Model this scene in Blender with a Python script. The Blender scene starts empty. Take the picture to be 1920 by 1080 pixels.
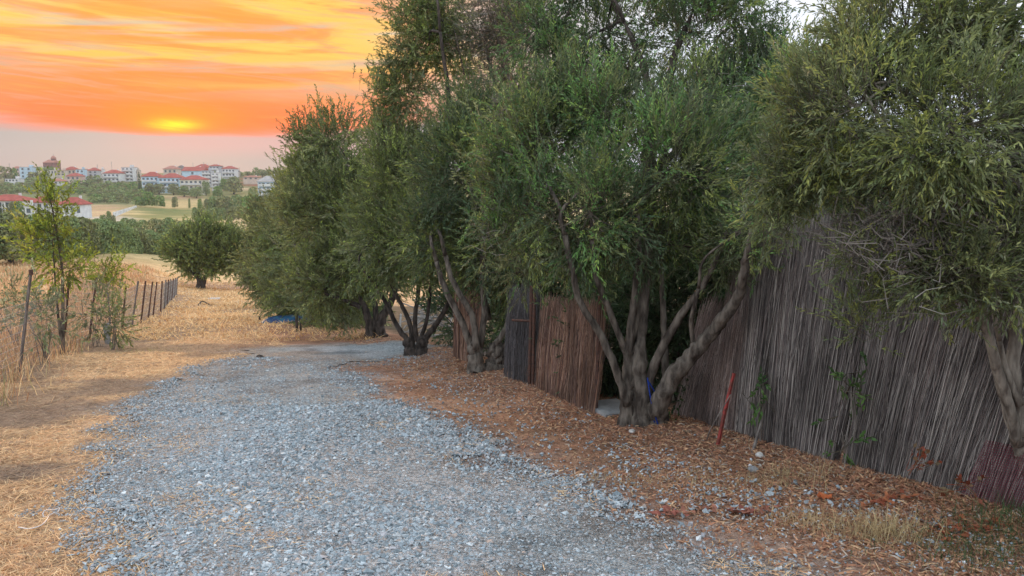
import bpy, math, random
import numpy as np
from mathutils import Vector
random.seed(7)
RNG = np.random.default_rng(7)
S = bpy.context.scene
C = S.collection
# ------------------------------------------------------------ camera
F = 1440.0; TH = math.radians(7.9); CT, ST = math.cos(TH), math.sin(TH); CAMZ = 1.6
cam = bpy.data.objects.new('camera', bpy.data.cameras.new('camera')); C.objects.link(cam)
cam.data.lens = 27.0; cam.data.sensor_width = 36.0; cam.data.clip_end = 12000; cam.data.clip_start = 0.05
cam.location = (0, 0, CAMZ); cam.rotation_euler = (math.pi/2 - TH, 0, 0)
S.camera = cam
# ------------------------------------------------------------ world, sun, exposure
SUN_AZ = math.radians(-23.8); SUN_EL = math.radians(4.2)   # azimuth from +Y towards +X
W = bpy.data.worlds.new('World'); S.world = W; W.use_nodes = True
def build_world():
    nt = W.node_tree; N = nt.nodes; L = nt.links; N.clear()
    def nd(t, **k):
        n = N.new(t)
        for a, b in k.items(): setattr(n, a, b)
        return n
    def m(op, a, b=None, c=None, clamp=False):
        n = nd('ShaderNodeMath', operation=op); n.use_clamp = clamp
        for i, v in enumerate((a, b, c)):
            if v is None: continue
            if isinstance(v, (int, float)): n.inputs[i].default_value = v
            else: L.new(v, n.inputs[i])
        return n.outputs[0]
    def mix(f, a, b, mode='MIX'):
        n = nd('ShaderNodeMix', data_type='RGBA', blend_type=mode); n.clamp_factor = True
        for i, v in ((0, f), (6, a), (7, b)):
            if isinstance(v, (int, float)): n.inputs[i].default_value = v
            elif isinstance(v, tuple): n.inputs[i].default_value = (*v, 1)
            else: L.new(v, n.inputs[i])
        return n.outputs[2]
    def ss(x, lo, hi):
        n = nd('ShaderNodeMapRange', interpolation_type='SMOOTHSTEP')
        L.new(x, n.inputs[0]); n.inputs[1].default_value = lo; n.inputs[2].default_value = hi
        return n.outputs[0]
    tc = nd('ShaderNodeTexCoord'); sep = nd('ShaderNodeSeparateXYZ'); L.new(tc.outputs['Generated'], sep.inputs[0])
    x, y, z = sep.outputs
    el = m('MULTIPLY', m('ARCSINE', z), 57.2958)
    az = m('MULTIPLY', m('ARCTAN2', x, y), 57.2958)               # degrees, + to the right
    daz = m('SUBTRACT', az, -23.3); adaz = m('ABSOLUTE', daz)
    adaz = m('MINIMUM', adaz, m('SUBTRACT', 360.0, adaz))
    def noise(sx, sy, tilt, scale, detail, seed, dist=0.0, rough=0.5):
        cx = nd('ShaderNodeCombineXYZ')
        L.new(m('MULTIPLY', az, sx), cx.inputs[0])
        L.new(m('MULTIPLY', m('ADD', el, m('MULTIPLY', az, tilt)), sy), cx.inputs[1])
        cx.inputs[2].default_value = seed
        n = nd('ShaderNodeTexNoise'); L.new(cx.outputs[0], n.inputs['Vector'])
        n.inputs['Scale'].default_value = scale; n.inputs['Detail'].default_value = detail
        n.inputs['Distortion'].default_value = dist; n.inputs['Roughness'].default_value = rough
        return n.outputs['Fac']
    n1 = noise(0.045, 0.46, 0.03, 1.0, 9, 1.3, 1.0, 0.6)
    n2 = noise(0.09, 1.35, 0.08, 1.0, 9, 7.7, 1.5, 0.66)
    n3 = noise(0.05, 0.9, -0.07, 1.0, 4, 4.1, 0.5)
    n4 = noise(0.05, 0.30, 0.0, 1.0, 4, 9.9, 1.0, 0.6)
    # clear air behind the clouds
    base = mix(ss(el, 0, 14), (0.28, 0.285, 0.32), (0.42, 0.44, 0.39))
    base = mix(ss(adaz, 16, 46), base, (0.74, 0.80, 0.90))
    base = mix(ss(el, 12, 34), base, (1.02, 1.16, 1.30))
    sky = nd('ShaderNodeTexSky', sky_type='NISHITA'); sky.sun_disc = False
    sky.sun_elevation = SUN_EL; sky.sun_rotation = SUN_AZ
    skyc = mix(1.0, sky.outputs[0], (0.05, 0.05, 0.05), 'MULTIPLY')
    base = mix(0.07, base, skyc)
    # orange lit cloud sheet above a sharp lower edge
    near = m('SUBTRACT', 1.0, ss(adaz, 9, 34))
    lowedge = ss(m('ADD', el, m('MULTIPLY', m('SUBTRACT', n1, 0.5), 2.6)), 2.7, 3.9)
    lowedge2 = ss(m('ADD', m('SUBTRACT', el, m('MULTIPLY', adaz, 0.10)), m('MULTIPLY', m('SUBTRACT', n3, 0.5), 2.0)), 2.2, 3.2)
    sheet = m('MULTIPLY', m('MULTIPLY', lowedge, lowedge2), near)
    holes = m('SUBTRACT', 1.0, m('MULTIPLY', ss(n3, 0.50, 0.66), ss(el, 3.6, 12)))
    orange = mix(ss(el, 3.0, 9.5), (0.98, 0.150, 0.018), (0.92, 0.29, 0.03))
    orange = mix(ss(adaz, 4, 26), orange, (0.68, 0.29, 0.15))
    yellow = (0.95, 0.50, 0.075)
    cl = mix(m('MULTIPLY', ss(n1, 0.43, 0.55), ss(el, 5.0, 9.0)), orange, yellow)
    cl = mix(m('MULTIPLY', ss(n2, 0.52, 0.66), 0.55), cl, (0.55, 0.31, 0.16))
    cl = mix(m('MULTIPLY', ss(n2, 0.50, 0.36), 0.35), cl, (0.92, 0.36, 0.06))
    col = mix(m('MULTIPLY', m('MULTIPLY', sheet, m('MULTIPLY_ADD', holes, 0.85, 0.12)), 0.96), base, cl)
    # pink bar low over the village
    pk = m('MULTIPLY', m('MULTIPLY', ss(el, 1.2, 2.6), m('SUBTRACT', 1.0, ss(el, 3.0, 4.2))), m('MULTIPLY', ss(daz, -7, 2), m('SUBTRACT', 1.0, ss(adaz, 10, 18))))
    col = mix(m('MULTIPLY', pk, 0.36), col, (0.85, 0.33, 0.28))
    # glow where the sun stands behind the cloud
    g = m('ADD', m('POWER', m('MULTIPLY', daz, 0.30), 2.0), m('POWER', m('MULTIPLY', m('SUBTRACT', el, 4.1), 1.0), 2.0))
    cut = ss(m('ADD', el, m('MULTIPLY', m('SUBTRACT', n2, 0.5), 0.9)), 2.95, 3.4)
    g1 = m('MULTIPLY', m('POWER', 2.718, m('MULTIPLY', g, -0.55)), cut)
    rr_ = m('MULTIPLY', m('POWER', 2.718, m('MULTIPLY', m('ADD', m('POWER', m('MULTIPLY', daz, 0.11), 2.0), m('POWER', m('MULTIPLY', m('SUBTRACT', el, 3.6), 1.0), 2.0)), -1.0)), cut)
    col = mix(m('MULTIPLY', rr_, 0.8), col, (1.0, 0.13, 0.015))
    col = mix(m('MULTIPLY', g1, 0.9), col, (1.15, 0.27, 0.0))
    d2 = m('ADD', m('POWER', m('MULTIPLY', daz, 0.75), 2.0), m('POWER', m('MULTIPLY', m('SUBTRACT', el, 3.75), 2.6), 2.0))
    g2 = m('MULTIPLY', m('POWER', 2.718, m('MULTIPLY', d2, -1.1)), cut)
    g3 = m('MULTIPLY', g2, m('MULTIPLY_ADD', ss(n2, 0.38, 0.6), 0.5, 0.5))
    col = mix(g3, col, (1.5, 0.85, 0.005))
    # faint pale veil elsewhere
    veil = m('MULTIPLY', ss(n4, 0.42, 0.68), m('MULTIPLY', ss(el, 4, 14), 0.55))
    col = mix(m('MULTIPLY', veil, m('SUBTRACT', 1.0, m('MULTIPLY', sheet, 0.9))), col, (0.96, 0.93, 0.98))
    col = mix(ss(el, 0.5, -3), col, (0.35, 0.32, 0.30))
    bg = nd('ShaderNodeBackground'); L.new(col, bg.inputs[0]); bg.inputs[1].default_value = SKY_STRENGTH
    out = nd('ShaderNodeOutputWorld'); L.new(bg.outputs[0], out.inputs[0])
SKY_STRENGTH = 1.0
build_world()
sun = bpy.data.objects.new('sun', bpy.data.lights.new('sun', 'SUN')); C.objects.link(sun)
sun.data.energy = 2.8; sun.data.angle = math.radians(14); sun.data.color = (1.0, 0.58, 0.30)
sd = Vector((math.sin(SUN_AZ)*math.cos(SUN_EL), math.cos(SUN_AZ)*math.cos(SUN_EL), math.sin(SUN_EL)))
sun.rotation_euler = sd.to_track_quat('Z', 'Y').to_euler()
VS = S.view_settings; VS.view_transform = 'Standard'; VS.look = 'None'; VS.gamma = 1; VS.use_curve_mapping = False
VS.exposure = 0.5
S.cycles.max_bounces = 6; S.cycles.transparent_max_bounces = 4; S.cycles.diffuse_bounces = 3

# ------------------------------------------------------------ helpers
_h = np.random.default_rng(11).random((256, 256))
def vnoise(x, y, s, seed=0):
    x = np.asarray(x, float)/s + seed*17.3; y = np.asarray(y, float)/s + seed*9.1
    xi = np.floor(x).astype(int); yi = np.floor(y).astype(int); fx = x-xi; fy = y-yi
    fx = fx*fx*(3-2*fx); fy = fy*fy*(3-2*fy)
    g = lambda a, b: _h[a & 255, b & 255]
    return (g(xi, yi)*(1-fx)+g(xi+1, yi)*fx)*(1-fy) + (g(xi, yi+1)*(1-fx)+g(xi+1, yi+1)*fx)*fy
def fbm(x, y, s, o=4, seed=0):
    t = 0; a = 0.5; w = 0
    for i in range(o): t = t + a*vnoise(x, y, s/2**i, seed+i*3); w += a; a *= 0.5
    return t/w
def sstep(a, b, x):
    t = np.clip((np.asarray(x, float)-a)/(b-a), 0, 1); return t*t*(3-2*t)
def ray(u, v):
    a = (u-960)/F; b = (540-v)/F
    return a, CT+b*ST, b*CT-ST
def px(u, v, Y):                      # a point of the place, seen at (u, v), Y metres ahead
    a, c, d = ray(u, v); t = Y/c
    return Vector((a*t, Y, CAMZ+d*t))
def zrow(v, Y): return px(960, v, Y).z
# terrain profiles: left (u about 150) and along the track (u about 430)
_yd = np.arange(-60, 9000, 1.0)
def prof(pts):
    ys, zs = zip(*pts); z = np.interp(_yd, ys, zs)
    k = np.ones(9)/9; zz = np.convolve(np.pad(z, 4, 'edge'), k, 'valid')
    k2 = np.ones(41)/41; z3 = np.convolve(np.pad(z, 20, 'edge'), k2, 'valid')
    w = sstep(90, 160, _yd); zz = zz*(1-w)+z3*w
    return np.where(_yd < 14, z, zz)
far = [(900, 7), (1400, -6), (9000, -25)]
PL = prof([(-60, 2.2), (-12, 1.5), (30, -3.78), (42, -4.95), (60, -6.0), (78, -6.5), (100, -7.4), (160, -9), (230, -9.1), (300, -9.6), (380, -8.6),
           (430, -6.0), (500, -2.2), (600, 4.0), (650, 7.5), (700, 8.5)]+far)
PR = prof([(-60, 2.2), (-12, 1.5), (30, -3.78), (45, -5.5), (66, -7.56), (90, -9.2), (140, -11.5), (200, -12.1), (300, -11.6), (400, -9.6),
           (480, -3.4), (600, 5.9), (680, 9.8), (720, 9.8)]+far)
def gz(x, y):
    x = np.asarray(x, float); y = np.asarray(y, float)
    r = x/np.maximum(y, 8.0)
    w = sstep((200-960)/F, (420-960)/F, r)
    z = np.interp(y, _yd, PL)*(1-w)+np.interp(y, _yd, PR)*w
    near = 1-sstep(20, 60, y)
    z = z + near*(0.05*(fbm(x, y, 1.6, 3, 2)-0.5)+0.03*(fbm(x, y, 0.35, 2, 5)-0.5))
    # faint wheel ruts and a low bank along the reed fence
    fx = 3.29-0.43*(y-4.68)
    z = z + near*0.10*np.exp(-((x-fx+0.25)/0.55)**2)
    z = z + 1.2*(fbm(x, y, 60, 3, 8)-0.5)*sstep(90, 220, y)
    return z
def hit(u, v, lo=2.0, hi=900.0):      # where the sight line at (u, v) meets the ground
    a, c, d = ray(u, v)
    ys = np.geomspace(lo, hi, 3000); t = ys/c
    dz = CAMZ+d*t-gz(a*t, ys)
    i = int(np.argmax(dz < 0)) if (dz < 0).any() else len(ys)-1
    return Vector((a*t[i], ys[i], float(gz(a*t[i], ys[i]))))
def G(x, y): return Vector((x, y, float(gz(x, y))))

def mesh_np(name, V, faces, mat=None, col=None, parent=None, smooth=False):
    """faces: list of int arrays (n,k); col: per-face rgb (all faces in order)."""
    me = bpy.data.meshes.new(name)
    V = np.asarray(V, np.float32); me.vertices.add(len(V)); me.vertices.foreach_set('co', V.ravel())
    faces = [np.asarray(f, np.int32) for f in faces if len(f)]
    tot = np.concatenate([np.full(len(f), f.shape[1], np.int32) for f in faces])
    idx = np.concatenate([f.ravel() for f in faces])
    me.loops.add(len(idx)); me.loops.foreach_set('vertex_index', idx)
    me.polygons.add(len(tot)); st = np.concatenate([[0], np.cumsum(tot)[:-1]]).astype(np.int32)
    me.polygons.foreach_set('loop_start', st)
    try: me.polygons.foreach_set('loop_total', tot)
    except Exception: pass
    me.polygons.foreach_set('use_smooth', np.full(len(tot), smooth))
    if col is not None:
        at = me.attributes.new('tint', 'FLOAT_COLOR', 'FACE')
        c = np.ones((len(tot), 4), np.float32); c[:, :3] = col; at.data.foreach_set('color', c.ravel())
    me.update(calc_edges=True); me.validate()
    if mat: me.materials.append(mat)
    o = bpy.data.objects.new(name, me); C.objects.link(o)
    if parent: o.parent = parent
    return o
class MB:                              # collects simple shapes into one mesh
    def __init__(s): s.V = []; s.Q = []; s.T = []; s.n = 0
    def add(s, V, Q=(), T=()):
        s.V.append(np.asarray(V, float)); 
        if len(Q): s.Q.append(np.asarray(Q)+s.n)
        if len(T): s.T.append(np.asarray(T)+s.n)
        s.n += len(V)
    def box(s, c, d, rz=0, lean=(0, 0)):
        x, y, z = np.array(d)/2.0
        P = np.array([(i*x, j*y, k*z) for i in (-1, 1) for j in (-1, 1) for k in (-1, 1)], float)
        P[:, 0] += (P[:, 2]+z)*lean[0]; P[:, 1] += (P[:, 2]+z)*lean[1]
        ca, sa = math.cos(rz), math.sin(rz)
        P = np.stack([P[:, 0]*ca-P[:, 1]*sa, P[:, 0]*sa+P[:, 1]*ca, P[:, 2]], 1)+np.array(c)
        s.add(P, [(0, 1, 3, 2), (4, 6, 7, 5), (0, 4, 5, 1), (2, 3, 7, 6), (0, 2, 6, 4), (1, 5, 7, 3)]); return s
    def tube(s, path, rad, n=6, rough=0.0, cap=True):
        P = np.array([tuple(p) for p in path], float); R = np.broadcast_to(np.asarray(rad, float), (len(P),))
        T = np.gradient(P, axis=0); T /= np.linalg.norm(T, axis=1)[:, None]+1e-9
        up = np.array([0.31, 0.95, 0.05]) if abs(T[0, 2]) > .5 else np.array([0, 0, 1.0])
        rings = []
        for p, t, r in zip(P, T, R):
            e1 = np.cross(t, up); e1 /= np.linalg.norm(e1)+1e-9; e2 = np.cross(t, e1)
            a = np.arange(n)*2*math.pi/n
            rr = r*(1+rough*(RNG.random(n)-.5))
            rings.append(p+np.outer(np.cos(a)*rr, e1)+np.outer(np.sin(a)*rr, e2))
        k = len(P); V = np.concatenate(rings)
        Q = [(i*n+j, i*n+(j+1) % n, (i+1)*n+(j+1) % n, (i+1)*n+j) for i in range(k-1) for j in range(n)]
        T2 = []
        if cap:
            V = np.vstack([V, P[:1], P[-1:]]); b, e = k*n, k*n+1
            T2 = [(b, (j+1) % n, j) for j in range(n)]+[(e, (k-1)*n+j, (k-1)*n+(j+1) % n) for j in range(n)]
        s.add(V, Q, T2); return s
    def out(s, name, mat, parent=None, smooth=False, col=None):
        f = []
        if s.Q: f.append(np.concatenate(s.Q))
        if s.T: f.append(np.concatenate(s.T))
        return mesh_np(name, np.concatenate(s.V), f, mat, col, parent, smooth)
def spline(pts, n=5):
    P = [Vector(p) for p in pts]; P = [P[0]*2-P[1]]+P+[P[-1]*2-P[-2]]; out = []
    for i in range(1, len(P)-2):
        a, b, c, d = P[i-1:i+3]
        for k in range(n):
            t = k/n
            out.append(0.5*((2*b)+(c-a)*t+(2*a-5*b+4*c-d)*t*t+(3*b-a-3*c+d)*t**3))
    out.append(P[-2]); return out
def tag(o, label=None, cat=None, group=None, kind=None):
    if label: o['label'] = label
    if cat: o['category'] = cat
    if group: o['group'] = group
    if kind: o['kind'] = kind
    return o
def empty(name, loc, label, cat, group=None, rz=0):
    o = bpy.data.objects.new(name, None); C.objects.link(o); o.empty_display_size = .2
    o.location = loc; o.rotation_euler = (0, 0, rz); return tag(o, label, cat, group)
def adopt(child, parent):              # child built in place: keep it there under its thing
    child.parent = parent; child.matrix_parent_inverse = parent.matrix_basis.inverted(); return child
def copy_tree(o, parent=None):
    c = o.copy(); C.objects.link(c); c.parent = parent
    for ch in list(o.children): copy_tree(ch, c)
    return c

# ------------------------------------------------------------ materials
def mat(name, c1, c2=None, scale=8, rough=.85, bump=0.0, bscale=None, metal=0, attr=False, detail=5, stretch=None, mixlo=.4, mixhi=.6, trans=0, back=None, spec=.3, alpha=None):
    m = bpy.data.materials.new(name); m.use_nodes = True; nt = m.node_tree; N = nt.nodes; L = nt.links
    p = N['Principled BSDF']; p.inputs['Roughness'].default_value = rough; p.inputs['Metallic'].default_value = metal
    p.inputs['Specular IOR Level'].default_value = spec
    tc = N.new('ShaderNodeTexCoord'); vec = tc.outputs['Object']
    if stretch:
        mp = N.new('ShaderNodeMapping'); mp.inputs['Scale'].default_value = stretch; L.new(vec, mp.inputs[0]); vec = mp.outputs[0]
    nz = N.new('ShaderNodeTexNoise'); nz.inputs['Scale'].default_value = scale; nz.inputs['Detail'].default_value = detail; L.new(vec, nz.inputs['Vector'])
    mr = N.new('ShaderNodeMapRange'); mr.inputs[1].default_value = mixlo; mr.inputs[2].default_value = mixhi; L.new(nz.outputs['Fac'], mr.inputs[0])
    mx = N.new('ShaderNodeMix'); mx.data_type = 'RGBA'; L.new(mr.outputs[0], mx.inputs[0])
    mx.inputs[6].default_value = (*c1, 1); mx.inputs[7].default_value = (*(c2 or c1), 1); col = mx.outputs[2]
    if attr:
        at = N.new('ShaderNodeAttribute'); at.attribute_name = 'tint'
        mu = N.new('ShaderNodeMix'); mu.data_type = 'RGBA'; mu.blend_type = 'MULTIPLY'; mu.inputs[0].default_value = 1
        L.new(col, mu.inputs[6]); L.new(at.outputs['Color'], mu.inputs[7]); col = mu.outputs[2]
    if back:
        ge = N.new('ShaderNodeNewGeometry'); mb = N.new('ShaderNodeMix'); mb.data_type = 'RGBA'
        ml = N.new('ShaderNodeMath'); ml.operation = 'MULTIPLY'; ml.inputs[1].default_value = .5; L.new(ge.outputs['Backfacing'], ml.inputs[0])
        L.new(ml.outputs[0], mb.inputs[0]); L.new(col, mb.inputs[6]); mb.inputs[7].default_value = (*back, 1); col = mb.outputs[2]
    L.new(col, p.inputs['Base Color'])
    if bump:
        bn = nz
        if bscale:
            bn = N.new('ShaderNodeTexNoise'); bn.inputs['Scale'].default_value = bscale; bn.inputs['Detail'].default_value = 6; L.new(vec, bn.inputs['Vector'])
        bu = N.new('ShaderNodeBump'); bu.inputs['Strength'].default_value = min(1, bump); bu.inputs['Distance'].default_value = .02
        L.new(bn.outputs['Fac'], bu.inputs['Height']); L.new(bu.outputs[0], p.inputs['Normal'])
    if trans:
        tr = N.new('ShaderNodeBsdfTranslucent'); ms = N.new('ShaderNodeMixShader'); ms.inputs[0].default_value = trans
        L.new(col, tr.inputs[0]); L.new(p.outputs[0], ms.inputs[1]); L.new(tr.outputs[0], ms.inputs[2]); L.new(ms.outputs[0], N['Material Output'].inputs[0])
    return m
W1 = (1, 1, 1)
M = dict(
 palestone=mat('pale_stone', (.40, .39, .37), (.58, .57, .55), 25, .8, bump=.5, bscale=60),
 slate=mat('slate_stone', (.16, .19, .21), (.26, .30, .32), 12, .85, bump=.5, bscale=60),
 leaf=mat('olive_leaf', (.82, .82, .82), (1.2, 1.2, 1.15), 1.5, .5, attr=True, trans=.3, back=(.17, .23, .13), spec=.35),
 leaf_y=mat('sapling_leaf', (.8, .8, .8), (1.2, 1.15, 1.0), 2, .5, attr=True, trans=.4),
 farleaf=mat('far_foliage', (.7, .75, .75), (1.2, 1.15, 1.1), .35, .8, attr=True, trans=.15),
 bark=mat('olive_bark', (.05, .04, .033), (.21, .18, .15), 17, .95, bump=1, bscale=34, stretch=(1, 1, .3), mixlo=.36, mixhi=.64),
 barkd=mat('dark_bark', (.03, .025, .022), (.11, .09, .078), 17, .95, bump=1, bscale=34, stretch=(1, 1, .3), mixlo=.36, mixhi=.64),
 barkp=mat('pale_bark', (.10, .08, .065), (.34, .30, .25), 17, .95, bump=1, bscale=34, stretch=(1, 1, .3), mixlo=.36, mixhi=.64),
 twig=mat('dry_twig', (.15, .13, .115), (.28, .25, .22), 3, .95),
 reed=mat('reed', (.75, .75, .75), (1.2, 1.2, 1.2), 3, .75, attr=True, stretch=(1, 1, .5), spec=.35),
 stone=mat('crushed_stone', (.8, .8, .8), (1.15, 1.15, 1.15), 60, .8, attr=True, spec=.4),
 straw=mat('straw', (.8, .8, .8), (1.15, 1.15, 1.15), 20, .8, attr=True, trans=.2),
 rust=mat('rusty_steel', (.13, .065, .048), (.08, .05, .042), 30, .9, bump=.4),
 redpaint=mat('red_paint', (.34, .05, .045), (.16, .045, .035), 22, .7, bump=.2),
 wood=mat('weathered_wood', (.13, .11, .10), (.24, .21, .19), 18, .9, bump=.6, stretch=(1, 1, .15)),
 wire=mat('galvanised_wire', (.33, .33, .34), (.22, .21, .2), 20, .55, metal=.4),
 white=mat('white_plaster', (.62, .62, .62), (.74, .74, .73), .6, .9),
 blue=mat('blue_tarp', (.012, .04, .13), (.02, .11, .19), 5, .5, bump=.3),
 rope=mat('blue_rope', (.008, .03, .22), (.012, .05, .30), 60, .6),
 whitep=mat('white_plastic', (.7, .7, .7), (.6, .6, .62), 10, .4),
 conc=mat('concrete', (.22, .23, .24), (.33, .34, .34), 6, .9, bump=.5, bscale=40),
 roof=mat('roof_tile', (.40, .10, .08), (.30, .075, .06), .8, .9, stretch=(1, 1, 1)),
 roofp=mat('faded_roof_tile', (.42, .20, .15), (.34, .15, .12), .8, .9),
 roofg=mat('grey_roof', (.42, .40, .39), (.33, .32, .32), .8, .9),
 roofd=mat('dark_roof', (.10, .09, .09), (.16, .14, .13), .8, .9),
 glass=mat('dark_window', (.05, .075, .10), (.10, .13, .16), 1, .2, spec=.6),
 brick=mat('church_brick', (.27, .13, .115), (.20, .10, .09), .6, .9),
 teal=mat('teal_plastic', (.01, .16, .17), (.02, .10, .12), 8, .5),
)
def wallm(n, c): return mat(n, c, tuple(min(1, k*1.15) for k in c), .5, .9)
WALLS = dict(white=M['white'], blue=wallm('pale_blue_plaster', (.46, .60, .70)), beige=wallm('beige_plaster', (.55, .46, .38)),
             pink=wallm('pink_plaster', (.58, .42, .38)), grey=wallm('grey_plaster', (.42, .43, .46)), cream=wallm('cream_plaster', (.62, .58, .48)), brick=M['brick'])

# ------------------------------------------------------------ ground
def poly_px(pts): return np.array([[*hit(u, v)][:2] for u, v in pts])
def sdist(X, Y, P):                    # signed distance to a polygon, + inside
    x1, y1 = P[:, 0], P[:, 1]; x2, y2 = np.roll(x1, -1), np.roll(y1, -1)
    X = np.asarray(X, float); Y = np.asarray(Y, float)
    d = np.full(X.shape, 1e9); ins = np.zeros(X.shape, bool)
    for a, b, c, e in zip(x1, y1, x2, y2):
        dx, dy = c-a, e-b; t = np.clip(((X-a)*dx+(Y-b)*dy)/(dx*dx+dy*dy+1e-12), 0, 1)
        d = np.minimum(d, np.hypot(X-a-t*dx, Y-b-t*dy))
        ins ^= ((b > Y) != (e > Y)) & (X < dx*(Y-b)/(e-b+1e-12)+a)
    return np.where(ins, d, -d)
rd = poly_px([(185, 1078), (205, 960), (205, 880), (215, 825), (262, 745), (380, 685), (470, 655), (560, 647), (650, 643), (740, 640), (850, 652),
              (850, 668), (760, 672), (660, 690), (690, 722), (800, 790), (950, 858), (1130, 925), (1380, 1005), (1590, 1078)])
rd = np.vstack([rd, [[2.9, 1.0], [3.0, -20], [-3.4, -20], [-2.4, 1.0]]])
def fence_x(y): return 3.29-0.43*(y-4.68)
def track_mask(x, y):
    s = sdist(x, y, rd)
    n = (fbm(x, y, 1.3, 4, 21)-.5)*1.5+(fbm(x, y, .25, 3, 4)-.5)*.8
    return s+n*np.clip(.5+.03*np.asarray(y), .5, 1.6)
def mixc(a, b, w): return a*(1-w[..., None])+np.array(b)*w[..., None]
FARP = [  # tinted fields on the valley side
 ([(225, 408), (260, 392), (330, 388), (372, 392), (378, 404), (300, 412)], (.13, .17, .055)),
 ([(262, 388), (300, 376), (372, 374), (380, 388), (330, 392)], (.50, .37, .18)),
 ([(330, 368), (345, 366), (372, 368), (372, 376), (330, 376)], (.44, .27, .17)),
 ([(395, 412), (430, 406), (490, 408), (485, 440), (455, 440), (440, 425)], (.55, .40, .21)),
 ([(150, 400), (165, 384), (215, 382), (232, 392), (200, 408)], (.36, .24, .16)),
 ([(160, 409), (215, 405), (250, 410), (220, 418), (165, 416)], (.45, .42, .36)),
 ([(454, 346), (460, 334), (485, 333), (484, 350)], (.32, .11, .07)),
 ([(432, 358), (440, 350), (484, 352), (462, 361)], (.45, .33, .20)),
 ([(245, 425), (300, 412), (400, 408), (350, 430)], (.16, .19, .075))]
FARP = [(poly_px(p), c) for p, c in FARP]
def thatch(x, y):       # trodden dark mats of old grass
    a = sstep(.49, .60, fbm(x, y, 2.2, 4, 33))*.8; n = (fbm(x, y, .7, 3, 37)-.5)*2
    for (u, v, rx, ry) in ((300, 752, 1.0, 1.5), (180, 735, 1.0, 1.6), (420, 705, .8, 1.8), (60, 790, .8, .9), (30, 880, .5, .5), (310, 625, 1.5, 6)):
        p = THP[(u, v)]; a = np.maximum(a, sstep(1.25, .5, np.hypot((x-p.x)/rx, (y-p.y)/ry)+n*.9))
    return a*(np.asarray(y) < 45)
THP = {k: hit(*k) for k in ((300, 752), (180, 735), (420, 705), (60, 790), (30, 880), (310, 625))}
def ground_col(x, y):
    f1 = fbm(x, y, 1.1, 4, 31); f2 = fbm(x, y, 4.0, 4, 33); f3 = fbm(x, y, .3, 3, 35)
    c = np.zeros(x.shape+(3,))+np.array((.56, .36, .20))
    c = mixc(c, (.68, .46, .25), sstep(.45, .7, f1))
    c = mixc(c, (.20, .15, .12), thatch(x, y)*.85)
    c = mixc(c, (.24, .165, .11), sstep(.55, .75, f3)*.6)
    # far grassland
    fy = sstep(60, 110, y); ff = fbm(x, y, 45, 4, 51)
    fc = mixc(np.zeros(x.shape+(3,))+np.array((.24, .23, .09)), (.50, .40, .20), sstep(.42, .58, ff))
    fc = mixc(fc, (.07, .10, .04), sstep(420, 520, y)*.8)
    c = c*(1-fy[..., None])+fc*fy[..., None]
    # brown leaf litter right of the track under the trees
    right = sstep(-3.6, -2.6, x-fence_x(y)+.05*y+(fbm(x, y, 1.0, 3, 61)-.5)*1.5)*(y < 27)
    lit = mixc(np.zeros(x.shape+(3,))+np.array((.31, .17, .11)), (.44, .26, .165), sstep(.4, .65, f1))
    lit = mixc(lit, (.15, .10, .075), sstep(.5, .7, f3)*.6)
    c = c*(1-right[..., None])+lit*right[..., None]
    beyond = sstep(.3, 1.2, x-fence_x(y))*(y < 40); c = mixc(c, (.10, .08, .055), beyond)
    # bare dark earth along the left wire fence and soil with painted-in tree shade under the lone olive
    fl = -8.26-.43*(y-12.5)
    c = mixc(c, (.20, .135, .115), np.exp(-((x-fl-1.1-.02*y)/1.0)**2)*sstep(22, 28, y)*(1-sstep(48, 60, y))*.85)
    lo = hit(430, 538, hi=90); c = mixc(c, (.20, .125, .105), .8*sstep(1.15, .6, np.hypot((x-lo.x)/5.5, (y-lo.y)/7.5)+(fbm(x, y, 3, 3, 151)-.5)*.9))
    # dust of the gravel on its shoulders
    tm = track_mask(x, y)
    c = mixc(c, (.27, .27, .27), sstep(-.7, .05, tm)*.75*(y < 60))
    gv = sstep(330, 370, y)*(1-sstep(430, 470, y))*(x/np.maximum(y, 1) < (285-960)/F)
    c = mixc(c, (.12, .16, .07), gv*.8)
    for P, k in FARP:
        inside = sstep(-3, 5, sdist(x, y, P)+(fbm(x, y, 14, 3, 71)-.5)*14); c = mixc(c, k, inside*(y > 90))
    return c
def axis(lo, dense0, dense1, step, hi, g):
    a = list(np.arange(dense0, dense1, step)); s = step
    x = dense1
    while x < hi: a.append(x); s *= g; x += s
    a.append(hi); x = dense0; s = step; pre = []
    while x > lo: s *= g; x -= s; pre.append(max(x, lo))
    return np.array(pre[::-1]+a)
xs = axis(-4000, -9, 5.5, .11, 4000, 1.075)
ys = [-40, -20, -10, -5, 0, 2, 3]; y = 3.2
while y < 8500: ys.append(y); y += max(.06, .0125*y) if y < 900 else .1*y
ys = np.array(ys+[8900.])
X, Y = np.meshgrid(xs, ys)
Z = gz(X, Y)
def grid_faces(nx, ny):
    i = np.arange((ny-1)*(nx-1)); r = i//(nx-1); q = i % (nx-1); b = r*nx+q
    return np.stack([b, b+1, b+nx+1, b+nx], 1)
gf = grid_faces(len(xs), len(ys))
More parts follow.
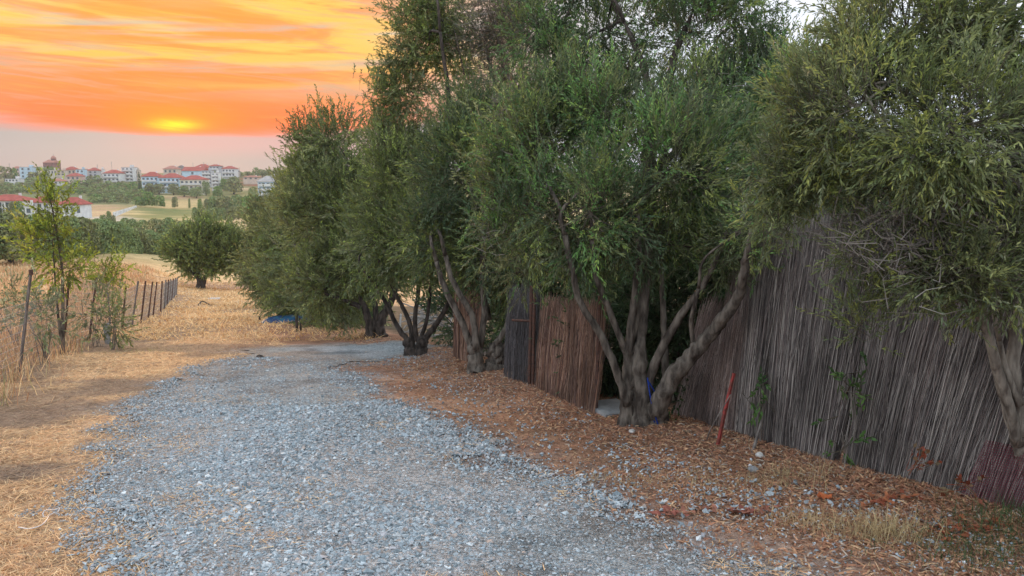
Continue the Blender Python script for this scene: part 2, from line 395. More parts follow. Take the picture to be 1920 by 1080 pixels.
def ground_material(name, kind):
    m = bpy.data.materials.new(name); m.use_nodes = True; nt = m.node_tree; N = nt.nodes; L = nt.links
    p = N['Principled BSDF']; p.inputs['Roughness'].default_value = .95; p.inputs['Specular IOR Level'].default_value = .15
    at = N.new('ShaderNodeAttribute'); at.attribute_name = 'Col'
    tc = N.new('ShaderNodeTexCoord')
    def noise(s, d=6):
        n = N.new('ShaderNodeTexNoise'); n.inputs['Scale'].default_value = s; n.inputs['Detail'].default_value = d; L.new(tc.outputs['Object'], n.inputs['Vector']); return n.outputs['Fac']
    def rng(v, a, b, c, d):
        n = N.new('ShaderNodeMapRange'); n.inputs[1].default_value = a; n.inputs[2].default_value = b; n.inputs[3].default_value = c; n.inputs[4].default_value = d; L.new(v, n.inputs[0]); return n.outputs[0]
    def mul(c, f):
        n = N.new('ShaderNodeMix'); n.data_type = 'RGBA'; n.blend_type = 'MULTIPLY'; n.inputs[0].default_value = 1; L.new(c, n.inputs[6]); L.new(f, n.inputs[7]); return n.outputs[2]
    col = at.outputs['Color']
    if kind == 'gravel':
        vo = N.new('ShaderNodeTexVoronoi'); vo.inputs['Scale'].default_value = 38; L.new(tc.outputs['Object'], vo.inputs['Vector'])
        sp = N.new('ShaderNodeSeparateColor'); L.new(vo.outputs['Color'], sp.inputs[0])
        vo2 = N.new('ShaderNodeTexVoronoi'); vo2.inputs['Scale'].default_value = 90; L.new(tc.outputs['Object'], vo2.inputs['Vector'])
        sp2 = N.new('ShaderNodeSeparateColor'); L.new(vo2.outputs['Color'], sp2.inputs[0])
        col = mul(col, rng(sp.outputs[0], 0, 1, .62, 1.38)); col = mul(col, rng(sp2.outputs[0], 0, 1, .75, 1.25)); col = mul(col, rng(noise(3.0), .3, .7, .85, 1.15))
        h = N.new('ShaderNodeMath'); h.operation = 'ADD'; L.new(vo.outputs['Distance'], h.inputs[0]); L.new(vo2.outputs['Distance'], h.inputs[1]); hh = h.outputs[0]; inv = True; dist = .03
    else:
        mp = N.new('ShaderNodeMapping'); mp.inputs['Scale'].default_value = (1, .45, 1); mp.inputs['Rotation'].default_value = (0, 0, .6); L.new(tc.outputs['Object'], mp.inputs[0])
        n2 = N.new('ShaderNodeTexNoise'); n2.inputs['Scale'].default_value = 38; n2.inputs['Detail'].default_value = 8; n2.inputs['Roughness'].default_value = .75; n2.inputs['Distortion'].default_value = 1.2; L.new(mp.outputs[0], n2.inputs['Vector'])
        col = mul(col, rng(n2.outputs['Fac'], .32, .68, .5, 1.5)); col = mul(col, rng(noise(.7, 8), .3, .7, .8, 1.2)); col = mul(col, rng(noise(5, 6), .3, .7, .75, 1.25))
        hh = n2.outputs['Fac']; inv = False; dist = .025
    L.new(col, p.inputs['Base Color'])
    bu = N.new('ShaderNodeBump'); bu.inputs['Strength'].default_value = .9; bu.inputs['Distance'].default_value = dist; bu.invert = inv
    L.new(hh, bu.inputs['Height']); L.new(bu.outputs[0], p.inputs['Normal']); return m
def add_col(o, c):
    at = o.data.attributes.new('Col', 'FLOAT_COLOR', 'POINT'); k = np.ones((len(c), 4), np.float32); k[:, :3] = c; at.data.foreach_set('color', k.ravel())
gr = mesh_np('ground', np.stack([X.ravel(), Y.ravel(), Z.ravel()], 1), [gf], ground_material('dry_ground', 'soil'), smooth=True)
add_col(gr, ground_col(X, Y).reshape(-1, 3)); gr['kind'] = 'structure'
# gravel track, a ragged sheet just above the soil
gx = np.arange(-9, 4.6, .09); gy = [-20, -12, -6, -2, 1, 2.5]; y = 3.2
while y < 34: gy.append(y); y += max(.06, .011*y)
gy = np.array(gy); GX, GY = np.meshgrid(gx, gy)
tm = track_mask(GX, GY); GZ = gz(GX, GY)+.012*sstep(0, .3, tm)+.006
ff = grid_faces(len(gx), len(gy)); keep = tm.ravel()[ff].min(1) > 0.02; ff = ff[keep]
used = np.unique(ff); remap = np.full(GX.size, -1); remap[used] = np.arange(len(used))
tv = np.stack([GX.ravel(), GY.ravel(), GZ.ravel()], 1)[used]
tr = mesh_np('gravel_track', tv, [remap[ff]], ground_material('gravel_bed', 'gravel'), smooth=True); tr['kind'] = 'structure'
def grav_col(x, y):
    c = np.zeros(x.shape+(3,))+np.array((.33, .375, .40))
    c = mixc(c, (.42, .445, .465), sstep(.45, .65, fbm(x, y, 1.4, 4, 81)))
    c = mixc(c, (.17, .20, .22), sstep(.50, .68, fbm(x, y, .9, 4, 83))*.8)
    rut = np.exp(-((x+.43*(y-6)-.15+.25*(fbm(x, y, 1.2, 3, 141)-.5))/.22)**2)+.7*np.exp(-((x+.43*(y-6)+1.75)/.20)**2)
    c = mixc(c, (.16, .18, .20), np.clip(rut*.75*sstep(.35, .6, fbm(x, y, .7, 3, 143)), 0, 1))
    c = mixc(c, (.30, .24, .19), sstep(.9, .1, track_mask(x, y))*.55)
    c = mixc(c, (.33, .28, .24), sstep(.56, .7, fbm(x, y, 1.1, 3, 87))*.6)
    return c
add_col(tr, grav_col(tv[:, 0], tv[:, 1]))

def rot_frames(D):
    D = D/np.linalg.norm(D, axis=1)[:, None]; r = RNG.normal(size=D.shape); e1 = np.cross(D, r); e1 /= np.linalg.norm(e1, axis=1)[:, None]+1e-9
    return D, e1, np.cross(D, e1)
# loose stones
def stones(name, x, y, size, palette, pw, mat_, sink=.25, extra=None):
    n = len(x); O = np.array([(1, 0, 0), (-1, 0, 0), (0, 1, 0), (0, -1, 0), (0, 0, 1), (0, 0, -1)], float)
    V = O[None]+RNG.normal(size=(n, 6, 3))*.28
    V *= (np.stack([RNG.uniform(.8, 1.3, n), RNG.uniform(.6, 1.0, n), RNG.uniform(.35, .8, n)], 1)*size[:, None]*.5)[:, None, :]
    D, a, b = rot_frames(np.stack([RNG.normal(size=n)*.35, RNG.normal(size=n)*.35, np.ones(n)], 1))
    V = V[:, :, 0:1]*a[:, None]+V[:, :, 1:2]*b[:, None]+V[:, :, 2:3]*D[:, None]
    V += np.stack([x, y, gz(x, y)+.014+size*.5*(.5-sink)], 1)[:, None]
    f = np.array([(0, 2, 4), (2, 1, 4), (1, 3, 4), (3, 0, 4), (2, 0, 5), (1, 2, 5), (3, 1, 5), (0, 3, 5)])
    Fc = (f[None]+(np.arange(n)*6)[:, None, None]).reshape(-1, 3)
    pc = np.array(palette)[RNG.choice(len(palette), n, p=pw)]*RNG.uniform(.75, 1.25, (n, 1))
    return mesh_np(name, V.reshape(-1, 3), [Fc], mat_, np.repeat(pc, 8, 0))
def pts_region(n, y0, y1, x0, x1, fn, p=1.0):
    """scatter with density falling with distance from the viewpoint; fn gives the chance to keep"""
    out = []
    got = 0
    while got < n:
        m = n*2; u = RNG.random(m)
        y = y0*(y1/y0)**u if p == 1 else (y0**(1-p)+u*(y1**(1-p)-y0**(1-p)))**(1/(1-p))
        x = RNG.uniform(x0, x1, m); k = (RNG.random(m) < fn(x, y)); out.append(np.stack([x[k], y[k]], 1)); got += k.sum()
    return np.concatenate(out)[:n].T
def infr(x, y): return (np.abs(x) < .74*y+.8)
gx_, gy_ = pts_region(95000, 3.4, 15, -7, 3.6, lambda x, y: infr(x, y)*np.maximum(sstep(-.30, .30, track_mask(x, y)), .10*(x > fence_x(y)-3.4)*(x < fence_x(y)-.5)*sstep(-2.2, -.4, track_mask(x, y)))*(.30+.70*sstep(.38, .58, fbm(x+.43*y, y*.35, .7, 3, 91)))*(1-.5*sstep(4.5, 7, y)*np.exp(-((x+.43*(y-6)+.75)/.24)**2))*(1-.45*sstep(5, 8, y)*np.exp(-((x+.43*(y-6)-.75)/.22)**2)), 1.7)
coarse = sstep(.42, .62, fbm(gx_, gy_, 1.5, 3, 131)+.10*np.clip((gx_+.43*(gy_-4)+.2)/2, -1, 1))
sz = (RNG.lognormal(math.log(.0125), .36, len(gx_))*(1+.55*coarse)).clip(.008, .058)*(1+.045*gy_)
st = stones('gravel', gx_, gy_, sz, [(.32, .38, .42), (.43, .49, .525), (.22, .27, .30), (.56, .60, .62), (.37, .37, .39), (.36, .31, .28)], [.34, .22, .22, .05, .1, .07], M['stone'])
tag(st, 'loose blue grey crushed stones strewn over the track', 'gravel', kind='stuff')

# blades and flat litter
def blades(name, x, y, L_, wd, up, palette, pw, mat_, label, cat, zoff=0):
    n = len(x); az = RNG.uniform(0, 2*math.pi, n); el = up
    d = np.stack([np.cos(az)*np.cos(el), np.sin(az)*np.cos(el), np.sin(el)], 1); s = np.stack([-np.sin(az), np.cos(az), RNG.uniform(-.6, .6, n)], 1)
    B = np.stack([x, y, gz(x, y)+zoff+.006], 1); mid = B+d*(L_*.55)[:, None]; bend = d.copy(); bend[:, 2] -= RNG.uniform(.0, .8, n); bend[:, 2] = np.maximum(bend[:, 2], -.02-.0*el)
    bend /= np.linalg.norm(bend, axis=1)[:, None]; tip = mid+bend*(L_*.5)[:, None]; w = (wd/2)[:, None]*s
    V = np.stack([B-w, B+w, mid+w*.8, mid-w*.8, tip], 1)
    i = np.arange(n)[:, None]*5
    pc = np.array(palette)[RNG.choice(len(palette), n, p=pw)]*RNG.uniform(.7, 1.25, (n, 1))
    if name == 'mown_straw': th = thatch(x, y)[:, None]; pc = pc*(1-th)+th*(pc*.30+np.array((.13, .105, .09)))
    o = mesh_np(name, V.reshape(-1, 3), [i+np.array([[0, 1, 2, 3]]), i+np.array([[3, 2, 4]])], mat_, np.concatenate([pc, pc]))
    return tag(o, label, cat, kind='stuff')
STR = [(.76, .50, .27), (.84, .62, .36), (.62, .37, .20), (.38, .26, .18), (.66, .41, .23)]
def left_f(x, y): return infr(x, y)*sstep(.35, -.35, track_mask(x, y))*(x < fence_x(y)-3.0)
n = 62000; x, y = pts_region(n, 3.6, 26, -16, 2, lambda x, y: left_f(x, y)*(1-.5*thatch(x, y)), 1.5)
blades('mown_straw', x, y, RNG.uniform(.025, .095, n)*(1+.05*y), RNG.uniform(.002, .0045, n)*(1+.10*y), RNG.uniform(0, .35, n), STR, [.3, .22, .22, .12, .14], M['straw'],
       'flattened golden straw covering the left verge of the track', 'straw')
# standing dry grass left of the wire fence, and along it
def tall_f(x, y):
    fl = -8.26-.43*(y-12.5); d = x-fl
    return infr(x, y)*np.where(d < -.2, .25+.75*sstep(.38, .55, fbm(x, y, 1.5, 3, 101)), .5*np.exp(-(d/.45)**2)*(.3+sstep(.5, .6, fbm(x, y, 1.0, 3, 104))))*(y > 8)
n = 34000; x, y = pts_region(n, 9, 75, -60, -4, tall_f, 1.3)
blades('tall_dry_grass', x, y, RNG.uniform(.15, .50, n), RNG.uniform(.004, .007, n)*(1+.11*y), RNG.uniform(.9, 1.5, n), [(.70, .44, .24), (.80, .56, .30), (.60, .33, .19), (.52, .42, .24), (.40, .38, .18)], [.3, .25, .25, .12, .08], M['straw'],
       'tall dry orange grass standing in the field left of the wire fence', 'grass')
# track shoulders further on: yellow grass beyond the gravel
def mid_f(x, y): return infr(x, y)*sstep(.2, -.3, track_mask(x, y))*(x < fence_x(y)-.4)*(x > -8.3-.43*(y-12.5))*(y > 19)*(.3+.7*sstep(.4, .6, fbm(x, y, 2.2, 3, 108)))
n = 16000; x, y = pts_region(n, 19, 75, -40, 2, mid_f, 1.3)
blades('dry_track_grass', x, y, RNG.uniform(.10, .30, n), RNG.uniform(.004, .006, n)*(1+.13*y), RNG.uniform(.15, .9, n), [(.80, .52, .25), (.86, .62, .33), (.68, .40, .18)], [.4, .3, .3], M['straw'],
       'short yellow dry grass on the track beyond the gravel', 'grass')
# leaf litter on the right
def lit_f(x, y): return infr(x, y)*(.16+.84*sstep(-.3, .7, x-fence_x(y)+1.6+(fbm(x, y, 1.0, 3, 61)-.5)*1.5))*sstep(.55, -.25, track_mask(x, y))*(x < fence_x(y)+.6)*(x > fence_x(y)-3.6)*(y < 19)
n = 62000; x, y = pts_region(n, 3.6, 20, -4, 6, lit_f, 1.5)
blades('leaf_litter', x, y, RNG.uniform(.025, .065, n)*(1+.03*y), RNG.uniform(.004, .011, n)*(1+.05*y), RNG.uniform(-.05, .45, n), [(.40, .20, .12), (.52, .29, .17), (.32, .155, .10), (.62, .42, .25), (.42, .36, .30), (.20, .13, .10)], [.26, .22, .2, .12, .1, .1], M['straw'],
       'reddish brown fallen olive leaves and twigs below the reed fence', 'leaf litter')
# sprinkle of straw and leaves lying on gravel
def spr(x, y): return infr(x, y)*(track_mask(x, y) > 0)*sstep(.55, .75, fbm(x, y, .9, 3, 121))
n = 2600; x, y = pts_region(n, 3.6, 16, -6, 3, spr, 1.5)
blades('scattered_straw', x, y, RNG.uniform(.03, .08, n), RNG.uniform(.003, .006, n), RNG.uniform(0, .2, n), STR, [.3, .22, .22, .12, .14], M['straw'], 'thin sprinkle of straw bits lying on the gravel', 'straw', .02)

# ------------------------------------------------------------ foliage
GREEN = dict(
 palew=[(.26, .28, .14), (.34, .34, .20), (.20, .23, .11), (.42, .40, .28), (.30, .27, .16)],
 cool=[(0.120, 0.254, 0.070), (0.175, 0.313, 0.076), (0.099, 0.204, 0.063), (0.262, 0.373, 0.087), (0.241, 0.288, 0.117)],
 olive=[(0.209, 0.244, 0.065), (0.278, 0.300, 0.081), (0.154, 0.195, 0.065), (0.325, 0.334, 0.098), (0.246, 0.270, 0.147)],
 mid=[(0.169, 0.223, 0.058), (0.228, 0.287, 0.072), (0.136, 0.181, 0.055), (0.289, 0.329, 0.087), (0.221, 0.263, 0.116)],
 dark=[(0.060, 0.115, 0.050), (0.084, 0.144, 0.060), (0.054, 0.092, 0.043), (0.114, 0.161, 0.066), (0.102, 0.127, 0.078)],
 dull=[(0.198, 0.227, 0.093), (0.250, 0.277, 0.109), (0.155, 0.184, 0.079), (0.293, 0.309, 0.127), (0.241, 0.251, 0.151)],
 brown=[(0.208, 0.144, 0.108), (0.260, 0.180, 0.144), (0.169, 0.132, 0.084), (0.169, 0.168, 0.084), (0.221, 0.180, 0.144)],
 far=[(0.190, 0.269, 0.101), (0.248, 0.326, 0.118), (0.152, 0.221, 0.092), (0.286, 0.346, 0.134), (0.228, 0.288, 0.143)],
 yellow=[(0.238, 0.308, 0.048), (0.317, 0.385, 0.061), (0.178, 0.253, 0.048), (0.356, 0.385, 0.085), (0.158, 0.231, 0.061)],
 weed=[(.08, .17, .05), (.11, .22, .06), (.06, .12, .04), (.14, .24, .08), (.10, .16, .06)])
def lobes_px(L_):
    return [(np.array(px(u, v, Y_)), np.array([ru*Y_/F, ((ru+rv)*.5*dk if dk else (ru+rv)*.5)*Y_/F, rv*Y_/F])) for (u, v, Y_, ru, rv, *e) in L_ for dk in [e[0] if e else None]]
def crown(name, lobes, nspr, leaf=.062, wd=.016, per=13, spl=.26, pal='mid', clump=.20, ncl=None, parent=None, material=None, open_=.0, droop=.15, twigs=True, shell=.2):
    vol = np.array([(r[0]*r[1]*r[2])**(.62) for c, r in lobes]); pr = vol/vol.sum()
    ncl = ncl or max(20, int(nspr/26))
    # clump centres on uneven shells
    li = RNG.choice(len(lobes), ncl, p=pr); D = RNG.normal(size=(ncl, 3)); D /= np.linalg.norm(D, axis=1)[:, None]
    R = (1-np.abs(RNG.normal(size=ncl))*shell).clip(.25, 1)*(.86+.3*RNG.random(ncl))
    cc = np.array([l[0] for l in lobes])[li]; rr = np.array([l[1] for l in lobes])[li]
    K = cc+D*rr*R[:, None]; KD = D; ksz = clump*RNG.uniform(.6, 1.35, ncl); ktone = RNG.uniform(.62, 1.45, ncl); kw = ksz**2; kw /= kw.sum()
    ki = RNG.choice(ncl, nspr, p=kw)
    off = RNG.normal(size=(nspr, 3))*ksz[ki][:, None]*np.array([.62, .62, .75])
    B = K[ki]+off
    d = KD[ki]*.55+off/ksz[ki][:, None]*.35+RNG.normal(size=(nspr, 3))*.38+np.array([0, 0, .62])
    d[:, 2] -= droop*np.where(KD[ki][:, 2] < -.1, 3.5, 0)
    d, e1, e2 = rot_frames(d)
    L_ = spl*RNG.uniform(.6, 1.3, nspr)
    t = (np.arange(per)+RNG.random((nspr, per))*.8)/per
    azi = (np.arange(per) % 2)*math.pi+(np.arange(per)//2 % 2)*1.4+RNG.normal(size=(nspr, per))*.6; ang = RNG.uniform(.3, .95, (nspr, per))*(1-.35*t)
    ld = np.cos(ang)[..., None]*d[:, None]+np.sin(ang)[..., None]*(np.cos(azi)[..., None]*e1[:, None]+np.sin(azi)[..., None]*e2[:, None])
    base = B[:, None]+d[:, None]*(t*L_[:, None])[..., None]
    ll = leaf*RNG.uniform(.65, 1.2, (nspr, per)); ww = wd*RNG.uniform(.7, 1.2, (nspr, per))
    sv = np.cross(ld, d[:, None]+RNG.normal(size=(nspr, per, 3))*.5); sv /= np.linalg.norm(sv, axis=2)[..., None]+1e-9
    mid = base+ld*(ll*.48)[..., None]; tip = base+ld*ll[..., None]; tip[..., 2] -= ll*.12
    V = np.stack([base, mid+sv*(ww/2)[..., None], tip, mid-sv*(ww/2)[..., None]], 2).reshape(-1, 3); nl = nspr*per
    Q = np.arange(nl)[:, None]*4+np.arange(4)[None]
    pal = (pal,) if isinstance(pal, str) else pal; P = np.array([GREEN[p_] for p_ in pal]); kp = RNG.integers(0, len(pal), ncl); tone = (ktone[ki]*RNG.uniform(.85, 1.15, nspr))
    ci = RNG.choice(5, nspr, p=[.32, .26, .2, .12, .1]); col = np.repeat(P[kp[ki], ci]*tone[:, None], per, 0)*RNG.uniform(.75, 1.3, (nl, 1))
    Vs = [V]; cs = [col]; Fs = Q
    if twigs:
        w = .0035*(leaf/.062)
        a = B-d*.1; b = B+d*L_[:, None]; tv = np.stack([a-e1*w, a+e1*w, b+e1*w*.5, b-e1*w*.5], 1).reshape(-1, 3)
        Fs = np.concatenate([Q, nl*4+np.arange(nspr)[:, None]*4+np.arange(4)[None]]); Vs.append(tv); cs.append(np.tile((.11, .095, .07), (nspr, 1)))
    o = mesh_np(name, np.concatenate(Vs), [Fs], material or M['leaf'], np.concatenate(cs), None)
    o['clumps'] = 0; del o['clumps']
    return o, K
def bare_twigs(mb, pts, n, length, r, spread=.9, origin=None):
    for _ in range(n):
        p = Vector(pts[RNG.integers(len(pts))])+Vector(RNG.normal(size=3)*.12); d = Vector(RNG.normal(size=3)); d.z = abs(d.z)*.6; d.normalize()
        q = p+d*length*RNG.uniform(.4, 1); m_ = (p+q)/2+Vector(RNG.normal(size=3))*length*.12
        mb.tube([p, m_, q], [r, r*.8, r*.4], 3, cap=False)
def limbs(mb, stems, lobes, K, rnd, nsec=3, rad=.03, n=6, twig=60, rt=.006):
    """stems: lists of (pts, r0, r1); from their ends branches reach the lobes and the leaf clumps"""
    ends = []
    for pts, r0, r1, stop in stems:
        s = spline(pts, 7 if r0 > .07 else 5); k = len(s); rr = np.linspace(r0, r1, k)
        if r0 > .07: q_ = np.linspace(0, 1, k); rr = rr*(1+.35*np.exp(-q_*7))*(1-.55*np.clip((q_-.75)/.25, 0, 1)**2)*(1+.09*(RNG.random(k)-.5))
        s = [p+Vector(RNG.normal(size=3))*r*.10 for p, r in zip(s, rr)]; mb.tube(s, rr, 12 if r0 > .07 else 8, .26 if r0 > .07 else .14); ends += [(s[-1], r1), (s[int(k*.72)], r1*1.2)]
        if r1 < .06 and not stop:
            d_ = (s[-1]-s[-3]).normalized(); tgt = min((Vector(c)+Vector((0, 0, r[2]*.35)) for c, r in lobes), key=lambda q: (q-s[-1]).length-(q-s[-1]).dot(d_)*.93); L2 = (tgt-s[-1]).length
            ex = spline([s[-1], s[-1]+d_*L2*.45, tgt], 5); mb.tube(ex, np.linspace(r1, r1*.35, len(ex)), 6, .12); ends.append((ex[5], r1*.7))
    tips = []
    for c, r in lobes:
        c = Vector(c); e = min(ends, key=lambda q: (q[0]-c).length); s = e[0]; L_ = (c-s).length
        mid = s.lerp(c, .5)+Vector((rnd.uniform(-.12, .12), rnd.uniform(-.12, .12), .08))*L_
        path = spline([s, mid, c], 5); rr = np.linspace(min(e[1], rad), rad*.45, len(path)); mb.tube(path, rr, 6, .15); ends.append((path[len(path)//2], rad*.6))
        tips += [(p, rad*.42) for p in path[3:]]
    for k in K[:twig]:
        k = Vector(k); e = min(tips, key=lambda q: (q[0]-k).length); s = e[0]
        mid = s.lerp(k, .5)+Vector((rnd.uniform(-.1, .1), rnd.uniform(-.1, .1), -.03))*(k-s).length
        path = spline([s, mid, k], 3); mb.tube(path, np.linspace(e[1]*.8, rt*.5, len(path)), 4, cap=False)
rnd = random.Random(3)
def olive(base, stems, lobes, label, nspr, bark='bark', group=None, cname='crown', rad=.03, ntw=120, dead=None, parts=None, **k):
    t = empty('olive_tree', base, label, 'tree', group)
    cr, K = crown(cname, lobes, nspr, **k); adopt(cr, t)
    mb = MB(); limbs(mb, stems, lobes, K, rnd, rad=rad, twig=ntw); adopt(mb.out('trunk', M[bark], smooth=True), t)
    if dead:
        mb = MB(); 
        pts = []
        for c, r in dead[0]:
            D = RNG.normal(size=(80, 3)); D /= np.linalg.norm(D, axis=1)[:, None]; pts += list(c+D*r*RNG.uniform(.2, 1, (80, 1)))
        bare_twigs(mb, pts, dead[1], dead[2], dead[3]); adopt(tag(mb.out('bare_twigs', M['twig']), kind='stuff'), t)
    return t
ROW = 'olive trees in a row along the reed fence'
def st(pts, Y_, r0, r1, dy=0, stop=0): # stem from pixels, depth drifting by dy towards its end
    k = len(pts)-1; return ([px(u, v, Y_+dy*i/k) for i, (u, v) in enumerate(pts)], r0, r1+(1e-9 if stop else 0), stop)
# A: the large olive in the middle
yA = hit(1195, 792).y
LA = lobes_px([(1000, 262, 8.3, 75, 75), (985, 400, 8.0, 70, 75), (1125, 235, 8.2, 95, 65), (935, 330, 8.2, 30, 45), (922, 430, 8.1, 26, 34), (955, 215, 8.5, 34, 34), (1060, 165, 8.5, 30, 28), (1300, 190, 8.4, 60, 45), (1440, 390, 8.3, 45, 50), (1420, 280, 8.5, 45, 50), (1410, 440, 7.1, 38, 45), (1370, 470, 7.6, 40, 35), (1245, 205, 8.4, 35, 40), (1100, 385, 7.5, 130, 105), (1250, 330, 7.7, 130, 115),
               (1225, 440, 8.0, 140, 60), (1350, 330, 8.4, 85, 95), (1370, 430, 8.7, 110, 60), (1175, 165, 8.4, 40, 50), (1060, 210, 8.6, 60, 45), (1015, 485, 8.2, 70, 45), (1110, 465, 8.0, 70, 35)])
SA = [st([(1170, 802), (1176, 745), (1179, 690), (1181, 640)], yA, 0.071, 0.059), st([(1203, 803), (1203, 745), (1199, 690), (1203, 630)], yA-.05, 0.097, 0.071),
      st([(1178, 700), (1180, 640), (1188, 570), (1196, 500), (1195, 400)], yA, 0.050, 0.029, -.2),
      st([(1194, 700), (1205, 610), (1212, 540), (1215, 440), (1230, 340)], yA-.05, 0.052, 0.034, .1),
      st([(1175, 760), (1158, 700), (1125, 625), (1092, 575), (1078, 530), (1060, 440)], yA-.05, 0.046, 0.029, -.3),
      st([(1180, 680), (1165, 640), (1142, 580), (1118, 520), (1110, 450)], yA, 0.038, 0.025, -.3),
      st([(1232, 800), (1238, 750), (1275, 690), (1320, 640), (1352, 600), (1385, 555), (1398, 490), (1408, 430)], yA+.0, 0.100, 0.026, -1.25, 1),
      st([(1208, 750), (1232, 670), (1278, 590), (1322, 530), (1360, 440)], yA, 0.055, 0.022, -.55, 1),
      st([(1250, 740), (1246, 660), (1243, 580), (1240, 500)], yA+.1, 0.042, 0.025, .0),
      st([(1290, 690), (1300, 650), (1296, 600), (1310, 540)], yA-.25, 0.029, 0.017, -.4)]
olive(G(px(1200, 790, yA).x, yA), SA, LA, 'largest green olive tree of the row, many stems, blue rope at its foot', 10500, group=ROW, pal=('cool', 'cool', 'mid', 'dull', 'dark'), ntw=240, clump=.15, shell=.3, spl=.22, leaf=.055, wd=.014, dead=(LA[:8], 260, .3, .004))
# B
yB = hit(905, 696).y; yC = hit(780, 666).y; yD = hit(705, 632).y
LB = lobes_px([(880, 330, 13, 85, 110), (935, 465, 12.6, 85, 65), (860, 455, 13, 75, 65), (990, 520, 12.6, 55, 40), (812, 440, 12.8, 50, 45), (900, 230, 13.6, 60, 60), (950, 330, 13.8, 60, 90)])
SB = [st([(893, 700), (890, 660), (885, 640)], yB, .14, .11), st([(925, 700), (930, 665), (930, 640)], yB+.1, .16, .12),
      st([(888, 660), (862, 595), (832, 535), (818, 490)], yB, .065, .04), st([(893, 655), (884, 590), (850, 530), (835, 480)], yB-.1, .06, .04),
      st([(900, 650), (908, 590), (904, 520), (905, 430)], yB, .06, .04), st([(915, 665), (948, 615), (962, 560), (975, 480)], yB, .05, .035),
      st([(935, 665), (968, 620), (988, 585), (992, 540)], yB+.1, .07, .04), st([(915, 600), (905, 500), (890, 400)], yB+.4, .06, .03)]
olive(G(px(905, 696, yB).x, yB), SB, LB, 'second olive tree left of the large one, stout pale trunk before the reeds', 6800, group=ROW, pal=('mid', 'dull', 'dark'), leaf=.075, wd=.021, spl=.28, clump=.22, ntw=110)
# C
LC = lobes_px([(760, 340, 15.6, 70, 100), (730, 270, 16, 40, 50), (800, 440, 15, 90, 80), (740, 440, 15.6, 75, 80), (805, 80, 16, 45, 50), (765, 170, 16, 38, 38), (845, 40, 16, 40, 40), (735, 120, 16, 14, 20),
               (765, 65, 16, 28, 35), (790, 10, 16, 60, 50), (715, 175, 16, 20, 25), (850, 110, 16, 30, 50)])
SC = [st([(770, 668), (768, 650), (760, 635)], yC, .13, .1), st([(788, 668), (790, 645), (795, 630)], yC, .14, .1),
      st([(768, 645), (745, 612), (725, 570), (702, 532)], yC, .06, .035), st([(775, 645), (766, 600), (748, 562), (728, 520)], yC, .055, .035),
      st([(782, 640), (778, 600), (784, 545), (780, 480)], yC, .055, .035), st([(792, 640), (815, 612), (835, 580), (852, 540)], yC, .07, .035),
      st([(786, 645), (800, 600), (806, 550), (815, 480)], yC, .045, .03), st([(800, 480), (870, 310), (845, 220), (838, 150), (825, 60)], yC-.3, .07, .03), st([(865, 290), (890, 240), (880, 180)], yC-.3, .03, .015)]
olive(G(px(780, 666, yC).x, yC), SC, LC, 'tall olive tree whose thin top rises highest against the orange sky', 7000, bark='barkd', group=ROW, pal=('mid', 'dull', 'mid'), leaf=.082, wd=.023, spl=.28, clump=.24, ntw=150)
# D, E, F
LD = lobes_px([(632, 268, 21, 34, 42), (592, 312, 21.5, 38, 40), (660, 380, 20.5, 70, 85), (600, 400, 21, 65, 85), (690, 480, 20, 75, 70), (630, 520, 20, 70, 70), (572, 262, 21.5, 10, 18)])
SD = [st([(695, 634), (690, 595), (672, 550)], yD, .13, .06), st([(712, 634), (714, 602), (735, 560), (745, 520)], yD, .14, .06), st([(700, 620), (680, 580), (640, 560)], yD, .09, .05), st([(704, 620), (703, 570), (690, 520)], yD, .08, .05)]
olive(G(px(705, 632, yD).x, yD), SD, LD, 'olive tree with a narrow spiky top, leaning out over the track bend', 7200, bark='barkd', group=ROW, pal=('dull', 'mid'), leaf=.10, wd=.03, spl=.32, clump=.30, ntw=90, rad=.045)
LE = lobes_px([(560, 375, 30, 30, 45), (538, 440, 30, 40, 65), (580, 460, 28, 55, 85), (510, 500, 30, 38, 55), (505, 430, 31, 26, 40), (545, 545, 28, 48, 50), (600, 560, 25, 60, 60), (650, 590, 23, 50, 35)])
pE = hit(590, 612); SE = [st([(590, 612), (585, 580), (560, 530)], pE.y, .16, .08), st([(600, 612), (605, 580), (610, 530)], pE.y, .15, .08)]
olive(pE, SE, LE, 'dense rounded olive tree above the blue tarpaulin, low skirts of leaves', 5200, bark='barkd', group=ROW, pal=('dull', 'mid'), leaf=.12, wd=.036, spl=.34, clump=.32, ntw=60, rad=.06)
LF = lobes_px([(480, 495, 38, 18, 40), (500, 430, 38, 22, 48), (548, 350, 36, 16, 26), (492, 540, 38, 14, 20), (562, 325, 36, 14, 24)])
pF = hit(525, 572); SF = [st([(525, 572), (520, 530), (505, 470)], pF.y, .16, .08)]
olive(pF, SF, LF, 'farthest olive of the row, its edge against the track and fields', 2600, bark='barkd', group=ROW, pal='dull', leaf=.16, wd=.045, spl=.42, clump=.36, ntw=40, rad=.06)
